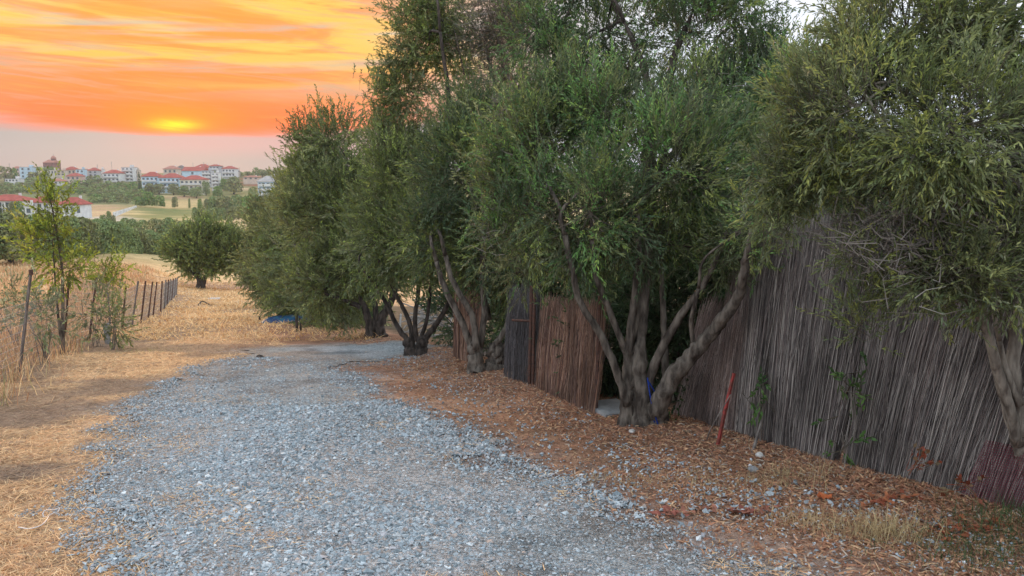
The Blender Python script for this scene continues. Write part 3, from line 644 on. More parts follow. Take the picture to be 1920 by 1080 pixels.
# R: the near tree at the right edge
yR = 4.75
LR = lobes_px([(1700, 60, 4.9, 130, 110), (1610, 200, 4.6, 130, 100), (1775, 240, 4.3, 140, 115), (1540, 310, 4.8, 85, 60), (1665, 350, 4.6, 115, 60), (1890, 430, 4.2, 60, 60), (1800, 60, 4.8, 70, 80), (1870, 60, 4.8, 50, 70), (1440, 330, 4.9, 25, 22), (1460, 400, 4.9, 40, 25), (1500, 250, 5.0, 45, 40), (1590, 90, 5.0, 40, 45),
               (1490, 330, 4.9, 60, 45), (1625, 475, 4.7, 60, 45), (1800, 500, 4.3, 70, 50), (1890, 540, 4.2, 60, 40), (1620, 575, 4.7, 32, 22), (1740, 545, 4.5, 50, 25), (1975, 250, 4.5, 85, 180), (1950, 480, 4.2, 80, 80)])
SR = [st([(1965, 985), (1940, 900), (1908, 815)], yR, .09, .07), st([(1910, 835), (1886, 760), (1868, 695), (1860, 640)], yR-.05, .032, .02, -.1), st([(1908, 830), (1892, 760), (1870, 690), (1848, 615), (1815, 560), (1790, 480), (1740, 380)], yR-.08, .034, .022, -.25),
      st([(1915, 815), (1902, 720), (1905, 620), (1922, 550), (1915, 440), (1900, 330), (1905, 200), (1895, 80), (1900, -60)], yR-.05, .045, .025, .2), st([(1912, 760), (1885, 690), (1875, 640)], yR-.1, .022, .015),
      st([(1915, 440), (1880, 360), (1800, 260), (1700, 180)], yR, .028, .014, -.1), st([(1905, 380), (1800, 420), (1680, 440)], yR, .025, .012, -.1)]
olive(G(3.35, yR), SR, LR, 'nearest olive tree at the right edge, yellowish leaves hanging over the reeds', 7400, group=ROW, bark='barkp', pal=('olive', 'dull', 'olive', 'dull'), leaf=.043, wd=.0105, spl=.16, clump=.095, ntw=260, rad=.018,
      dead=(lobes_px([(1800, 400, 4.5, 120, 70), (1880, 350, 4.5, 60, 120), (1660, 440, 4.7, 110, 30), (1740, 470, 4.5, 110, 40)]), 1600, .28, .0032), shell=.3)
# trees behind the fence
BG = 'trees behind the reed fence'
LG = lobes_px([(1140, 60, 12.5, 95, 75), (1060, 120, 12.5, 70, 75), (1300, 60, 12, 110, 70), (1240, -50, 12.5, 170, 60), (1400, 200, 11.5, 85, 110), (1330, 180, 12, 60, 70), (1430, 110, 12, 45, 45), (1150, 170, 12.5, 50, 45), (1080, 200, 12.5, 60, 35), (1380, 280, 11.8, 50, 60), (1455, 180, 11.8, 40, 60), (1010, 50, 13, 55, 60), (1100, -60, 13, 130, 60), (1390, -10, 12, 60, 60)])
SG = [st([(1215, 700), (1213, 560), (1212, 400), (1218, 250)], 11.6, .16, .11), st([(1216, 290), (1222, 200), (1200, 110), (1170, 40)], 11.8, .09, .03), st([(1216, 260), (1250, 170), (1270, 90), (1300, 20)], 11.9, .09, .03), st([(1213, 340), (1290, 260), (1340, 200)], 11.8, .06, .02), st([(1313, 400), (1330, 320), (1320, 250)], 11.6, .04, .015)]
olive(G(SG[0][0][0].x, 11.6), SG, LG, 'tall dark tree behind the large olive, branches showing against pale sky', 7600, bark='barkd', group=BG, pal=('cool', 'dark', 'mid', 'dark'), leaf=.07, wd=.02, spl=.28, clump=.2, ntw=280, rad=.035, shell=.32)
LH = lobes_px([(1490, 330, 9.6, 60, 90), (1490, 200, 10, 55, 75), (1450, 420, 9.4, 80, 40), (1570, 400, 9.2, 80, 50), (1650, 380, 9, 70, 70)])
SH = [st([(1480, 620), (1482, 500), (1485, 380), (1480, 250)], 9.5, .08, .04)]
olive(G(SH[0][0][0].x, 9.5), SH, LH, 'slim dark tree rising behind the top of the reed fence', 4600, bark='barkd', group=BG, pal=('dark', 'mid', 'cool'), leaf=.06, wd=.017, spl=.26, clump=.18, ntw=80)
# pinkish half-bare tree
LP = lobes_px([(960, 120, 15, 55, 80), (925, 60, 15, 50, 50), (985, 190, 14.5, 45, 45), (960, -10, 15, 60, 50)])
SP = [st([(985, 640), (975, 400), (955, 200), (940, 110)], 14.8, .09, .04), st([(962, 260), (975, 160), (985, 90)], 14.8, .04, .015), st([(958, 230), (925, 150), (905, 60)], 14.8, .04, .015)]
olive(G(SP[0][0][0].x, 14.8), SP, LP, 'half bare brownish tree between the two green crowns, sky showing through', 1500, bark='bark', group=BG, pal='brown', leaf=.07, wd=.018, spl=.34, clump=.28, ntw=60, rad=.03, dead=(LP, 900, .6, .006))
# low shrubs closing the view behind the fence
def shrub(u, v, Y_, ru, rv, pal, n, label, leaf=.07, wd=.026, name='shrub', group='dark shrubs behind the reed fence', clump=.22):
    c = px(u, v, Y_); g = G(c.x, c.y); t = empty(name, g, label, 'shrub', group)
    L_ = [(np.array(c), np.array([ru*Y_/F, max(ru, rv)*.7*Y_/F, rv*Y_/F]))]
    cr, K = crown('foliage', L_, n, leaf=leaf, wd=wd, spl=.26, clump=clump, pal=pal, per=10); adopt(cr, t)
    mb = MB()
    for k in K[:(26 if n > 400 else 9)]:
        k = Vector(k); mb.tube(spline([g+Vector((rnd.uniform(-.1, .1), rnd.uniform(-.1, .1), -.05)), g.lerp(k, .5)+Vector((0, 0, .1)), k], 3), [q_*(1 if n > 400 else .5) for q_ in (.018, .016, .014, .012, .01, .008, .006)], 4, cap=False)
    adopt(mb.out('stem', M['barkd' if n > 400 else 'twig']), t); return t
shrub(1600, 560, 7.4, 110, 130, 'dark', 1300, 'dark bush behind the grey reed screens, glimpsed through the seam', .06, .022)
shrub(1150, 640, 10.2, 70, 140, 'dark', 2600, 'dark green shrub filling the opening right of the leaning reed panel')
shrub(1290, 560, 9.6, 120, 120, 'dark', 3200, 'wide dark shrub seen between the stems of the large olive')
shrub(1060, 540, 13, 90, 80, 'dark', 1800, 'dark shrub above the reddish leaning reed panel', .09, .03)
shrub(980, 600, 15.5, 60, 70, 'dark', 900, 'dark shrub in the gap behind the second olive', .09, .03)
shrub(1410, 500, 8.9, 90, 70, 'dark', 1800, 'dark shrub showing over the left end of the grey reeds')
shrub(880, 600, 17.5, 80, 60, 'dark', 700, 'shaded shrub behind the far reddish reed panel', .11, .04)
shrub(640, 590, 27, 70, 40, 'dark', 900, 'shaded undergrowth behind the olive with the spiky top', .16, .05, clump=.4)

# ------------------------------------------------------------ reed fence
def reed_panel(base, h, lean0, lean1, n, pal, name='reed_panel', layers=3, jitter=.03, mesh_red=False, top_var=.05, rr=(.0014, .0032)):
    """base: list of ground points; leans: offset of the reed tops at both ends"""
    P = np.array([tuple(p) for p in base]); seg = np.linalg.norm(np.diff(P, axis=0), axis=1); cum = np.concatenate([[0], np.cumsum(seg)]); T = cum[-1]
    s = RNG.random(n)*T; B = np.stack([np.interp(s, cum, P[:, k]) for k in range(3)], 1); w = (s/T)[:, None]
    tl = np.array(lean0)*(1-w)+np.array(lean1)*w; dr = (P[-1]-P[0])/T; nrm = np.array([dr[1], -dr[0], 0.])
    lay = RNG.normal(size=(n, 1))*.018
    B = B+nrm*lay; hh = h*(1+RNG.normal(size=n)*top_var); short = RNG.random(n) < .72; t0 = np.where(short, RNG.uniform(-.05, .72, n), 0); t1 = np.where(short, np.minimum(t0+RNG.uniform(.18, .5, n), 1.0), 1.0)
    wob = RNG.normal(size=(n, 1))*.055*dr[None]+RNG.normal(size=(n, 1))*.02*nrm
    top = B+(tl+wob*1.0)*(hh/h)[:, None]+np.stack([0*hh, 0*hh, hh], 1)
    ax_ = top-B; top = B+ax_*t1[:, None]+(RNG.normal(size=(n, 1))*.012*dr[None])*short[:, None]; B = B+ax_*np.maximum(t0, 0)[:, None]; B = B-nrm*(short*RNG.uniform(.0, .02, n))[:, None]
    bul = .03*np.sin(s*5.0)[:, None]*nrm; 
    r = RNG.uniform(rr[0], rr[1], n)
    ts = np.array([0, .33, .66, 1.0]); k = len(ts); e1 = dr; e2 = nrm
    ctr = B[:, None]*(1-ts)[None, :, None]+top[:, None]*ts[None, :, None]+(RNG.normal(size=(n, k, 1))*.010*dr)+(bul[:, None]*np.sin(ts*math.pi)[None, :, None])
    ctr[:, 0, 2] -= np.where(short & (t0 > 0), 0, .03)
    a = np.arange(3)*2*math.pi/3+.5
    ring = (np.cos(a)[:, None]*e1+np.sin(a)[:, None]*e2)
    V = ctr[:, :, None]+ring[None, None]*(r[:, None]*np.array([1, 1, .85, .5])[None])[..., None, None]
    idx = np.array([(i*3+j, i*3+(j+1) % 3, (i+1)*3+(j+1) % 3, (i+1)*3+j) for i in range(k-1) for j in range(3)])
    Q = (idx[None]+(np.arange(n)*3*k)[:, None, None]).reshape(-1, 4)
    pc = np.array(pal)[RNG.integers(0, len(pal), n)]*RNG.uniform(.55, 1.4, (n, 1))
    patch = .8+.4*fbm(s*1.0, s*0, .35, 3, 7)[:, None]
    o = mesh_np('reeds', V.reshape(-1, 3), [Q], M['reed'], np.repeat(pc*patch, 9, 0)); o['kind'] = 'stuff'
    mb = []                        # three binding wires
    for f in (.12, .5, .88):
        pts = [Vector(p)+Vector(np.array(lean0)*(1-q)+np.array(lean1)*q)*f+Vector((0, 0, h*f))+Vector(nrm)*.0-Vector(nrm)*.048*1 for p, q in zip(P, cum/T)]
        mb.append(MB().tube(pts, .0018, 3, cap=False))
    return o, mb, P
GREY = [(0.188, 0.166, 0.156), (0.257, 0.228, 0.209), (0.109, 0.095, 0.091), (0.356, 0.323, 0.292), (0.168, 0.133, 0.123), (0.129, 0.109, 0.105)]
RED = [(.33, .19, .13), (.25, .15, .12), (.40, .27, .20), (.20, .13, .11)]
MIXED = [(.24, .17, .15), (.30, .23, .20), (.18, .14, .13), (.36, .30, .27)]
def screen(base, h, l0, l1, n, pal, label, posts=(), **k):
    t = empty('reed_screen', base[0], label, 'reed screen', 'reed screens of the fence')
    o, mb, P = reed_panel(base, h, l0, l1, n, pal, **k); adopt(o, t); [adopt(w_.out('binding_wire', M['wire']), t) for w_ in mb]
    for (p, q, r, m_) in posts: adopt(MB().tube(spline([p, p.lerp(q, .5), q], 3), r, 6, .1).out('post', M[m_]), t)
    return t
def fb(y, off=0.): return G(fence_x(y)+off, y)
def line(y0, y1, off=0., n=8): return [fb(y0+(y1-y0)*i/(n-1), off) for i in range(n)]
away = Vector((.918, .395, 0)); along = Vector((.395, -.918, 0))   # away from the track / towards the viewpoint
def lean(a, b): v = along*a+away*b; return (v.x, v.y, 0)
screen(line(7.22, 6.95, 0, 3), 1.92, lean(.05, .10), lean(.08, .12), 1700, GREY, 'narrow strip of grey reed screen between the red bar and the stake gap', [(fb(7.2, .12), fb(7.2, .12)+Vector((.05, 0, 1.95)), .03, 'wood')])
screen(line(6.89, 6.10, 0), 1.94, lean(.04, .12), lean(.15, .13), 5000, GREY, 'grey reed screen right of the stake gap, ending at the dark upright seam')
screen(line(6.05, 5.35, .03), 1.90, lean(.20, .14), lean(.28, .18), 4600, GREY, 'grey reed screen right of the dark upright seam', [(fb(6.05, .16), fb(6.05, .16)+Vector((.12, -.03, 1.9)), .03, 'barkd')])
screen(line(5.38, 4.35, .0), 1.90, lean(.27, .20), lean(.44, .30), 6600, GREY, 'grey reed screen leaning hardest, behind the nearest olive stems')
screen(line(4.38, 2.4, .02), 1.90, lean(.40, .26), lean(.44, .30), 5200, GREY, 'grey reed screen running out past the right edge', [])
screen(line(8.35, 7.55, .12, 4), 1.30, lean(.42, .05), lean(.30, .06), 2300, MIXED, 'brown reed screen slanting behind the large olive trunk')
screen(line(7.75, 7.2, .05, 4), 1.62, lean(.34, .05), lean(.10, .06), 2300, MIXED, 'steeper brown reed screen between the slanting one and the grey reeds')
g0, g1 = hit(1006, 726), hit(1114, 776)
gt = screen([g0, g0.lerp(g1, .5), g1], 1.22, lean(-.02, .12), lean(.02, .10), 2600, RED, 'reddish brown reed panel leaning in the opening, fanned at its foot', [(g1+Vector((.02, .03, -.05)), g1+Vector((.05, .05, 1.35)), .022, 'rust'), (g0+Vector((-.05, .1, -.05)), g0+Vector((-.03, .12, 1.3)), .022, 'rust')], rr=(.002, .0045))
screen([hit(945, 706), hit(1000, 722)], 1.35, lean(.02, .1), lean(.02, .1), 1100, [(.10, .095, .10), (.14, .13, .135), (.08, .07, .07)], 'narrow dark grey reed screen left of the reddish panel')
screen([hit(832, 672)+away*.2, hit(880, 690)+away*.2], 1.75, lean(.0, .1), lean(.05, .1), 900, RED, 'far reddish reed screen behind the second olive', rr=(.004, .007))
# rail behind the narrow screen
t = empty('rusty_post', hit(992, 722), 'dark rusty post between the narrow dark screen and the reddish panel', 'post')
p0 = hit(992, 722); adopt(MB().tube([p0-Vector((0, 0, .1)), p0+Vector((.02, 0, .75)), p0+Vector((.03, 0, 1.42))], .026, 6).out('pole', M['rust']), t)
adopt(MB().tube([px(960, 600, p0.y+.1), px(1000, 602, p0.y)], .018, 5).out('rail', M['rust']), t)

# ------------------------------------------------------------ small things along the fence
a = hit(1344, 836); b = px(1376, 700, a.y-.02)
t = tag(MB().tube([a-Vector((0, 0, .05)), a.lerp(b, .5), b], [.017, .017, .015], 4).out('red_bar', M['redpaint']), 'flat red painted bar leaning on the left end of the grey reeds', 'bar')
def stick(name, pts, r, m_, label, cat='stick', n=5): return tag(MB().tube(spline(pts, 4), np.linspace(r, r*.6, (len(pts)-1)*4+1), n, .3).out(name, M[m_]), label, cat)
stick('dry_cane', [hit(1325, 825), px(1335, 800, a.y), px(1370, 740, a.y-.1)], .008, 'straw2' if 'straw2' in M else 'wood', 'thin pale dry cane crossing the foot of the red bar')
stick('wooden_stake', [hit(1408, 853)-Vector((0, 0, .03)), px(1425, 800, 6.72), px(1438, 745, 6.75)], .016, 'wood', 'pale wooden stake standing in the gap of the grey reeds')
stick('fallen_stick', [hit(1700, 962), hit(1738, 985)+Vector((0, 0, .02)), hit(1800, 1003)], .012, 'wood', 'dark fallen stick at the foot of the near reeds')
# rope on the big olive
rp = [px(1214, 708, yA-.16), px(1218, 735, yA-.2), px(1224, 765, yA-.2), px(1234, 797, yA-.2)]
t = empty('rope', rp[-1], 'bright blue rope hanging down the trunk of the large olive', 'rope')
adopt(MB().tube(spline(rp, 5), .008, 6, .2).out('rope_strand', M['rope'], smooth=True), t)
rp2 = [px(1214, 712, yA-.15), px(1230, 740, yA-.14), px(1240, 775, yA-.15), px(1228, 792, yA-.16), px(1222, 765, yA-.18)]
adopt(MB().tube(spline(rp2, 5), .007, 6, .2).out('rope_loop', M['rope'], smooth=True), t)
def boulder(name, p, s, m_, label, cat='stone'):
    V, Fc = [], []
    import bmesh
    bm = bmesh.new(); bmesh.ops.create_icosphere(bm, subdivisions=2, radius=.5)
    for v in bm.verts: v.co = v.co*(1+.22*(RNG.random()-.5)); v.co.x *= s[0]; v.co.y *= s[1]; v.co.z *= s[2]
    me = bpy.data.meshes.new(name); bm.to_mesh(me); bm.free(); me.materials.append(M[m_])
    o = bpy.data.objects.new(name, me); C.objects.link(o); o.location = p+Vector((0, 0, s[2]*.3)); o.rotation_euler = (0, 0, RNG.random()*3); return tag(o, label, cat)
boulder('white_stone', hit(1185, 812), (.085, .065, .05), 'palestone', 'small white stone on the leaf litter below the large olive')
boulder('white_stone', hit(1424, 858), (.075, .06, .06), 'palestone', 'white stone at the foot of the gap in the grey reeds')
boulder('grey_stone', hit(1412, 884), (.10, .08, .05), 'conc', 'flat grey stone on the litter just below the white one')
boulder('grey_stone', hit(398, 984), (.13, .07, .035), 'slate', 'low flat stone embedded in the gravel, left foreground')
boulder('grey_stone', hit(487, 672), (.16, .14, .09), 'barkd', 'dark lone stone on the far end of the gravel')
# concrete slab in the opening
q = hit(1142, 782); t = tag(MB().box((q.x+.06, q.y+.30, q.z-.005), (.42, .55, .07), .35).out('concrete_slab', M['conc']), 'pale concrete slab in the opening left of the large trunk', 'slab')
q = fb(6.88, .22); mb = MB(); mb.tube([q, q+Vector((0, 0, .14)), q+Vector((0, 0, .18))], [.08, .095, .10], 12); t = tag(mb.out('bucket', M['teal']), 'teal bucket half hidden behind the gap in the reeds', 'bucket')
# leafy weeds growing through the fence
def leafy(u, v, Y_, n, sz, label, pal='weed', cat='weed', stem_to=None, name='weed', spread=.1, leaflen=.07, lw=.026):
    c = px(u, v, Y_); base = stem_to or G(c.x, c.y); t = empty(name, base, label, cat)
    cr, K = crown('leaves', [(np.array(c), np.array([sz, sz, sz*.8]))], n, leaf=leaflen, wd=lw, per=7, spl=.12, clump=spread, ncl=8, pal=pal, material=M['leaf_y']); adopt(cr, t)
    mb = MB(); mb.tube(spline([base-Vector((0, 0, .03)), base.lerp(c, .5)+Vector((.02, 0, .02)), c], 3), [.006]*7, 5, cap=False)
    for k in K[:6]: mb.tube([base.lerp(c, .6), Vector(k)], .004, 4, cap=False)
    adopt(mb.out('stem', M['twig']), t); return t
leafy(1428, 737, 6.72, 11, .05, 'green leafy shoot at the top of the stake in the reeds')
leafy(1603, 732, 5.9, 11, .05, 'green shoot sticking out in the middle of the grey reeds')
leafy(1255, 802, 7.95, 12, .06, 'small green weed at the right foot of the large olive')
leafy(1290, 745, 8.2, 40, .16, 'dark leafy sprout behind the right limb of the large olive', 'dark')
leafy(1585, 815, 5.85, 6, .06, 'sparse green sprig low on the grey reeds')
# dried weeds before the reeds
def dry_clump(u, v, n, rad, hgt, label, pal=None, name='grass_tuft', cat='dry grass'):
    p = hit(u, v); x = p.x+RNG.normal(size=n)*rad; y = p.y+RNG.normal(size=n)*rad*.7
    o = blades(name, x, y, RNG.uniform(.5, 1.1, n)*hgt, RNG.uniform(.002, .004, n), RNG.uniform(.5, 1.5, n), pal or [(.50, .39, .21), (.58, .47, .27), (.40, .29, .16)], [1/3]*3, M['straw'], label, cat)
    del o['kind']; return o
dry_clump(1655, 1010, 520, .14, .17, 'pale dry grass tuft in the right foreground below the reeds')
dry_clump(1530, 985, 300, .17, .13, 'thin dry grass tuft left of the larger pale tuft')
dry_clump(1475, 900, 260, .2, .16, 'straggling straw tuft below the grey reeds')
dry_clump(1330, 905, 300, .3, .07, 'low yellowish tuft at the edge of the gravel under the litter')
dry_clump(1160, 905, 240, .25, .06, 'faint low grass tuft where litter meets gravel')
dry_clump(1755, 890, 60, .08, .45, 'tall wispy dried weed before the near reeds')
dry_clump(1640, 850, 40, .06, .40, 'thin dried weed stalks before the middle of the reeds')
dry_clump(1540, 815, 30, .05, .30, 'short dried weed stalks low before the grey reeds')
GR = [(.05, .10, .035), (.08, .14, .05), (.13, .13, .06)]
dry_clump(1880, 1040, 900, .28, .13, 'green grass patch in the bottom right corner', GR, cat='grass')
dry_clump(1900, 975, 500, .22, .16, 'dark green weeds at the foot of the nearest olive', GR, cat='grass')
dry_clump(270, 660, 300, .5, .10, 'small green grass patch beside the left wire fence', [(.20, .25, .07), (.30, .32, .10), (.34, .28, .12)], cat='grass')
# red leaves and scraps
def scraps(u, v, n, rad, cols, label, name='fallen_leaves', cat='leaves', rise=0., sz=.05):
    p = hit(u, v); x = p.x+RNG.normal(size=n)*rad; y = p.y+RNG.normal(size=n)*rad*.5
    o = blades(name, x, y, RNG.uniform(.6, 1.2, n)*sz, RNG.uniform(.4, .8, n)*sz, RNG.uniform(0, .6, n), cols, [1/len(cols)]*len(cols), M['straw'], label, cat, zoff=.02+rise); return o
scraps(1550, 940, 9, .03, [(.50, .14, .05)], 'bright orange dead leaves in a small heap on the litter')
scraps(1665, 945, 40, .13, [(.30, .09, .05), (.40, .15, .07)], 'rusty red dead leaves along the foot of the near reeds')
scraps(1258, 967, 26, .07, [(.28, .10, .075), (.36, .16, .11)], 'reddish dead leaves on the gravel edge, left patch')
scraps(1400, 965, 40, .10, [(.28, .10, .075), (.36, .16, .11)], 'reddish dead leaves on the gravel edge, right patch')
scraps(1800, 998, 60, .14, [(.34, .10, .05), (.26, .09, .05)], 'brown red dead leaves beside the fallen stick')
# dark red shade net tied low on the reeds
def red_net():
    t = empty('shade_net', fb(4.75, -.06), 'dark red shade net tied low on the near reeds', 'net')
    n_ = 46; mb = MB(); A = fb(5.0, -.09); B = fb(4.3, -.09); h = .42
    for i in range(n_+1):
        p = A.lerp(B, i/n_); mb.tube([p, p+Vector(lean(.10, .07))+Vector((0, 0, h))], .0013, 3, cap=False)
    for j in range(26):
        f = j/25; mb.tube([A+Vector(lean(.10, .07))*f+Vector((0, 0, h*f)), B+Vector(lean(.10, .07))*f+Vector((0, 0, h*f))], .0013, 3, cap=False)
    m_ = mat('red_net', (.20, .03, .055), (.14, .02, .04), 30, .7); adopt(tag(mb.out('netting', m_), kind='stuff'), t)
red_net()
for (u, v, Y_, lab) in ((1715, 870, 5.15, 'rusty red dead leaf cluster caught on the near reeds'), (1818, 912, 4.7, 'orange dead leaf cluster low on the near reeds')):
    c = px(u, v, Y_); crn, _ = crown('dead_leaf_cluster', [(np.array(c), np.array([.06, .03, .04]))], 9, leaf=.05, wd=.03, per=4, spl=.06, clump=.04, ncl=4, pal='brown'); 
    at = crn.data.attributes['tint']; nn = len(at.data); cc = np.ones((nn, 4), np.float32); cc[:, :3] = np.array((.30, .08, .045))*RNG.uniform(.6, 1.2, (nn, 1)); at.data.foreach_set('color', cc.ravel()); tag(crn, lab, 'leaves')
# litter of plastic at lower left
pc_ = [hit(u, v)+Vector((0, 0, .025)) for u, v in ((35, 996), (55, 999), (75, 994), (86, 985), (92, 975))]
tag(MB().tube(spline(pc_, 5), .0032, 6).out('plastic_strip', M['whitep'], smooth=True), 'curled white plastic strip lying on the straw, lower left', 'litter')
q = hit(97, 968)+Vector((0, 0, .03)); ring = [q+Vector((math.cos(k*.524)*.045, math.sin(k*.524)*.06, .01*math.sin(k*1.3))) for k in range(13)]
tag(MB().tube(ring, .003, 5, cap=False).out('plastic_ring', M['whitep'], smooth=True), 'small white plastic ring on the straw above the curled strip', 'litter')
stick('small_twig', [hit(200, 975), hit(225, 960)+Vector((0, 0, .02)), hit(250, 958)], .004, 'wood', 'small twig on the straw right of the plastic ring')

# ------------------------------------------------------------ things by the track bend
q = hit(541, 606); 
def tarp():
    t = empty('tarp_heap', q, 'crumpled blue tarpaulin heap on the grass under the olives', 'tarpaulin')
    nx, ny = 26, 14; gx = np.linspace(-.95, .85, nx); gy = np.linspace(-.5, .5, ny); A, B = np.meshgrid(gx, gy)
    e = np.clip(1-(A/.95)**2, 0, 1)*np.clip(1-(B/.5)**2, 0, 1)
    Z_ = .27*e**.6*(.45+.9*fbm(A, B, .4, 3, 5))+.015
    x = A+q.x; y_ = B+q.y; V = np.stack([x.ravel(), y_.ravel(), (gz(x, y_)+Z_).ravel()], 1); adopt(mesh_np('sheet', V, [grid_faces(nx, ny)], M['blue']), t)
    for k, (dx, dz, s) in enumerate(((.5, .24, .18), (.72, .30, .15), (.6, .38, .12))):
        o = boulder('white_bag', q+Vector((dx, .1, dz-.12)), (s*1.3, s, s), 'whitep', None, None)
        for kk in ('label', 'category'):
            if kk in o: del o[kk]
        adopt(o, t)
tarp()
q2 = hit(557, 622); t = empty('short_post', q2, 'short dark double post before the blue tarpaulin', 'post')
adopt(MB().tube([q2, q2+Vector((0, 0, .55))], .045, 6).out('pole', M['barkd']), t); adopt(MB().tube([q2+Vector((.12, 0, 0)), q2+Vector((.10, 0, .42))], .03, 6).out('stub', M['barkd']), t)
q2 = hit(487, 603); tag(MB().tube([q2, q2+Vector((0, 0, .1)), q2+Vector((0, 0, .19))], [.035, .04, .03], 7, .2).out('stump_post', M['barkd']), 'tiny dark stump standing alone in the yellow grass', 'post')
# white framed panel leaning by the far olive
q2 = hit(497, 577); wv = px(545, 575, q2.y); t = empty('framed_panel', q2, 'white framed panel standing at the far end of the olive row', 'panel')
w_ = wv.x-q2.x; h_ = 1.25
mb = MB(); mb.box((q2.x, q2.y, q2.z+h_/2), (.07, .05, h_)); mb.box((q2.x+w_, q2.y, q2.z+h_/2), (.07, .05, h_)); mb.box((q2.x+w_/2, q2.y, q2.z+.035), (w_-.075, .05, .07)); mb.box((q2.x+w_/2, q2.y, q2.z+h_-.035), (w_-.075, .05, .07)); adopt(mb.out('frame', M['whitep']), t)
adopt(MB().box((q2.x+w_/2, q2.y+.01, q2.z+h_/2), (w_-.08, .02, h_-.15)).out('board', mat('grey_board', (.28, .33, .33), (.2, .25, .25), 3, .6)), t)
q2 = hit(401, 562, hi=80); tag(MB().box((q2.x, q2.y, q2.z+.06), (.7, .3, .10), .2, (.3, 0)).out('white_board', M['whitep']), 'white scrap lying on the track near the lone olive', 'litter')
stick('fallen_branch', [hit(372, 573), hit(380, 570)+Vector((0, 0, .15)), hit(396, 573)], .05, 'barkd', 'dark dead branch lying beside the track near the lone olive', 'branch')
# pile of grey prunings behind the third olive
def prunings():
    c = hit(800, 645)+Vector((0, .9, 0)); t = empty('branch_pile', c, 'heap of pale grey pruned branches behind the dark olive stems', 'branches')
    for k in range(38):
        a = RNG.normal(size=3)*np.array([.42, .3, .24])+np.array([0, 0, .42]); a[2] = abs(a[2]); d = RNG.normal(size=3)*np.array([1, .4, .3]); d /= np.linalg.norm(d)
        p = c+Vector(a); adopt(MB().tube(spline([p-Vector(d)*.5, p+Vector(RNG.normal(size=3))*.08, p+Vector(d)*.5], 3), np.linspace(.032, .015, 7)*RNG.uniform(.6, 1.2), 5).out('branch', M['pale']), t)
M['pale'] = mat('bleached_wood', (.32, .30, .28), (.44, .42, .40), 8, .9)
prunings()

# ------------------------------------------------------------ wire fence, saplings on the left
POSTS = [(35, 698, 58, 510), (118, 655, 131, 506), (166, 640, 181, 517), (228, 622, 236, 536), (246, 616, 259, 527), (263, 607, 273, 527), (277, 598, 286, 528), (286, 593, 294, 529),
         (300, 587, 304, 527), (307, 581, 311, 525), (312, 575, 316, 524), (317, 569, 320, 523), (321, 563, 325, 522), (326, 558, 329, 521), (330, 553, 333, 520)]
bp = []
f0 = hit(35, 698); wf = empty('wire_fence', f0, 'leaning wire mesh fence with rusty and grey posts along the left side', 'fence')
for i, (u0, v0, u1, v1) in enumerate(POSTS):
    a = hit(u0, v0); b = px(u1, v1, a.y); bp.append((a, b)); r = .026 if i == 0 else .019+.0004*a.y
    o = MB().tube([a-Vector((0, 0, .1)), a.lerp(b, .35)+Vector((.01, 0, 0)), a.lerp(b, .7), b], r, 5, .15).out('post', M['wood'] if i in (0, 9, 11, 13) or i % 5 == 4 else M['rust']); adopt(o, wf)
    if i == 0: adopt(tag(MB().tube([b-Vector((0, 0, .05)), b+Vector((.002, 0, .04))], .034, 6).out('post_cap', M['rust'])), o)
pre = (bp[0][0]*2-bp[1][0], bp[0][1]*2-bp[1][1]); bpx = [(G(pre[0].x, pre[0].y), pre[1])]+bp
mb = MB()
for (a, b), (c, d) in zip(bpx[:-1], bpx[1:]):
    L_ = (c-a).length; n_ = max(2, int(L_/(.10 if a.y < 24 else .25))); nr = 10 if a.y < 24 else 6
    hgt = .92 if a.y > 14 else .7
    for j in range(nr+1):
        f = hgt*j/nr; p, q = a.lerp(b, f), c.lerp(d, f); mb.tube([p, p.lerp(q, .5)-Vector((0, 0, .03)), q], (.0026+.0002*a.y), 3, cap=False)
    for j in range(n_):
        f = j/n_; p, q = a.lerp(c, f), b.lerp(d, f); mb.tube([p, p.lerp(q, hgt)], .0022+.00014*a.y, 3, cap=False)
adopt(tag(mb.out('wire_mesh', M['wire']), kind='stuff'), wf)
q = hit(203, 645); tag(MB().tube([q, q+Vector((-.02, 0, .25)), q+Vector((-.01, 0, .5))], [.07, .065, .06], 6, .1).out('concrete_stub', M['conc']), 'short pale concrete stub post beside the wire fence', 'post')
def sapling(base, stems, lobes, label, n, leaf=.10, wd=.04, group='leafy saplings by the wire fence', pal='yellow'):
    t = empty('sapling', base, label, 'sapling', group); cr, K = crown('foliage', lobes, n, leaf=leaf, wd=wd, per=9, spl=.32, clump=.2, ncl=n//9, pal=pal, material=M['leaf_y'], shell=.45); adopt(cr, t)
    mb = MB(); limbs(mb, stems, lobes, K, rnd, rad=.018, twig=60, rt=.006); adopt(mb.out('trunk', M['bark']), t)
yS = hit(115, 665).y
sapling(hit(115, 665), [st([(117, 668), (118, 600), (116, 500), (100, 400)], yS, .045, .015), st([(115, 640), (106, 560), (100, 470)], yS, .03, .012)],
        lobes_px([(96, 385, yS, 26, 30), (102, 440, yS, 45, 35), (118, 495, yS, 45, 32), (80, 455, yS, 25, 20), (97, 358, yS, 6, 8)]), 'taller yellow green sapling growing through the wire fence', 330)
yT = hit(205, 628).y
sapling(hit(200, 635), [st([(207, 634), (205, 580), (198, 520)], yT, .035, .012)], lobes_px([(192, 500, yT, 38, 28), (215, 530, yT, 26, 22), (160, 520, yT, 20, 18)]), 'shorter yellow green sapling beside the second fence posts', 170)
leafyp = lambda u, v, Y_, ru, rv, pal, n, label: shrub(u, v, Y_, ru, rv, pal, n, label, .09, .035, 'field_shrub', 'green shrubs by the wire fence', .2)
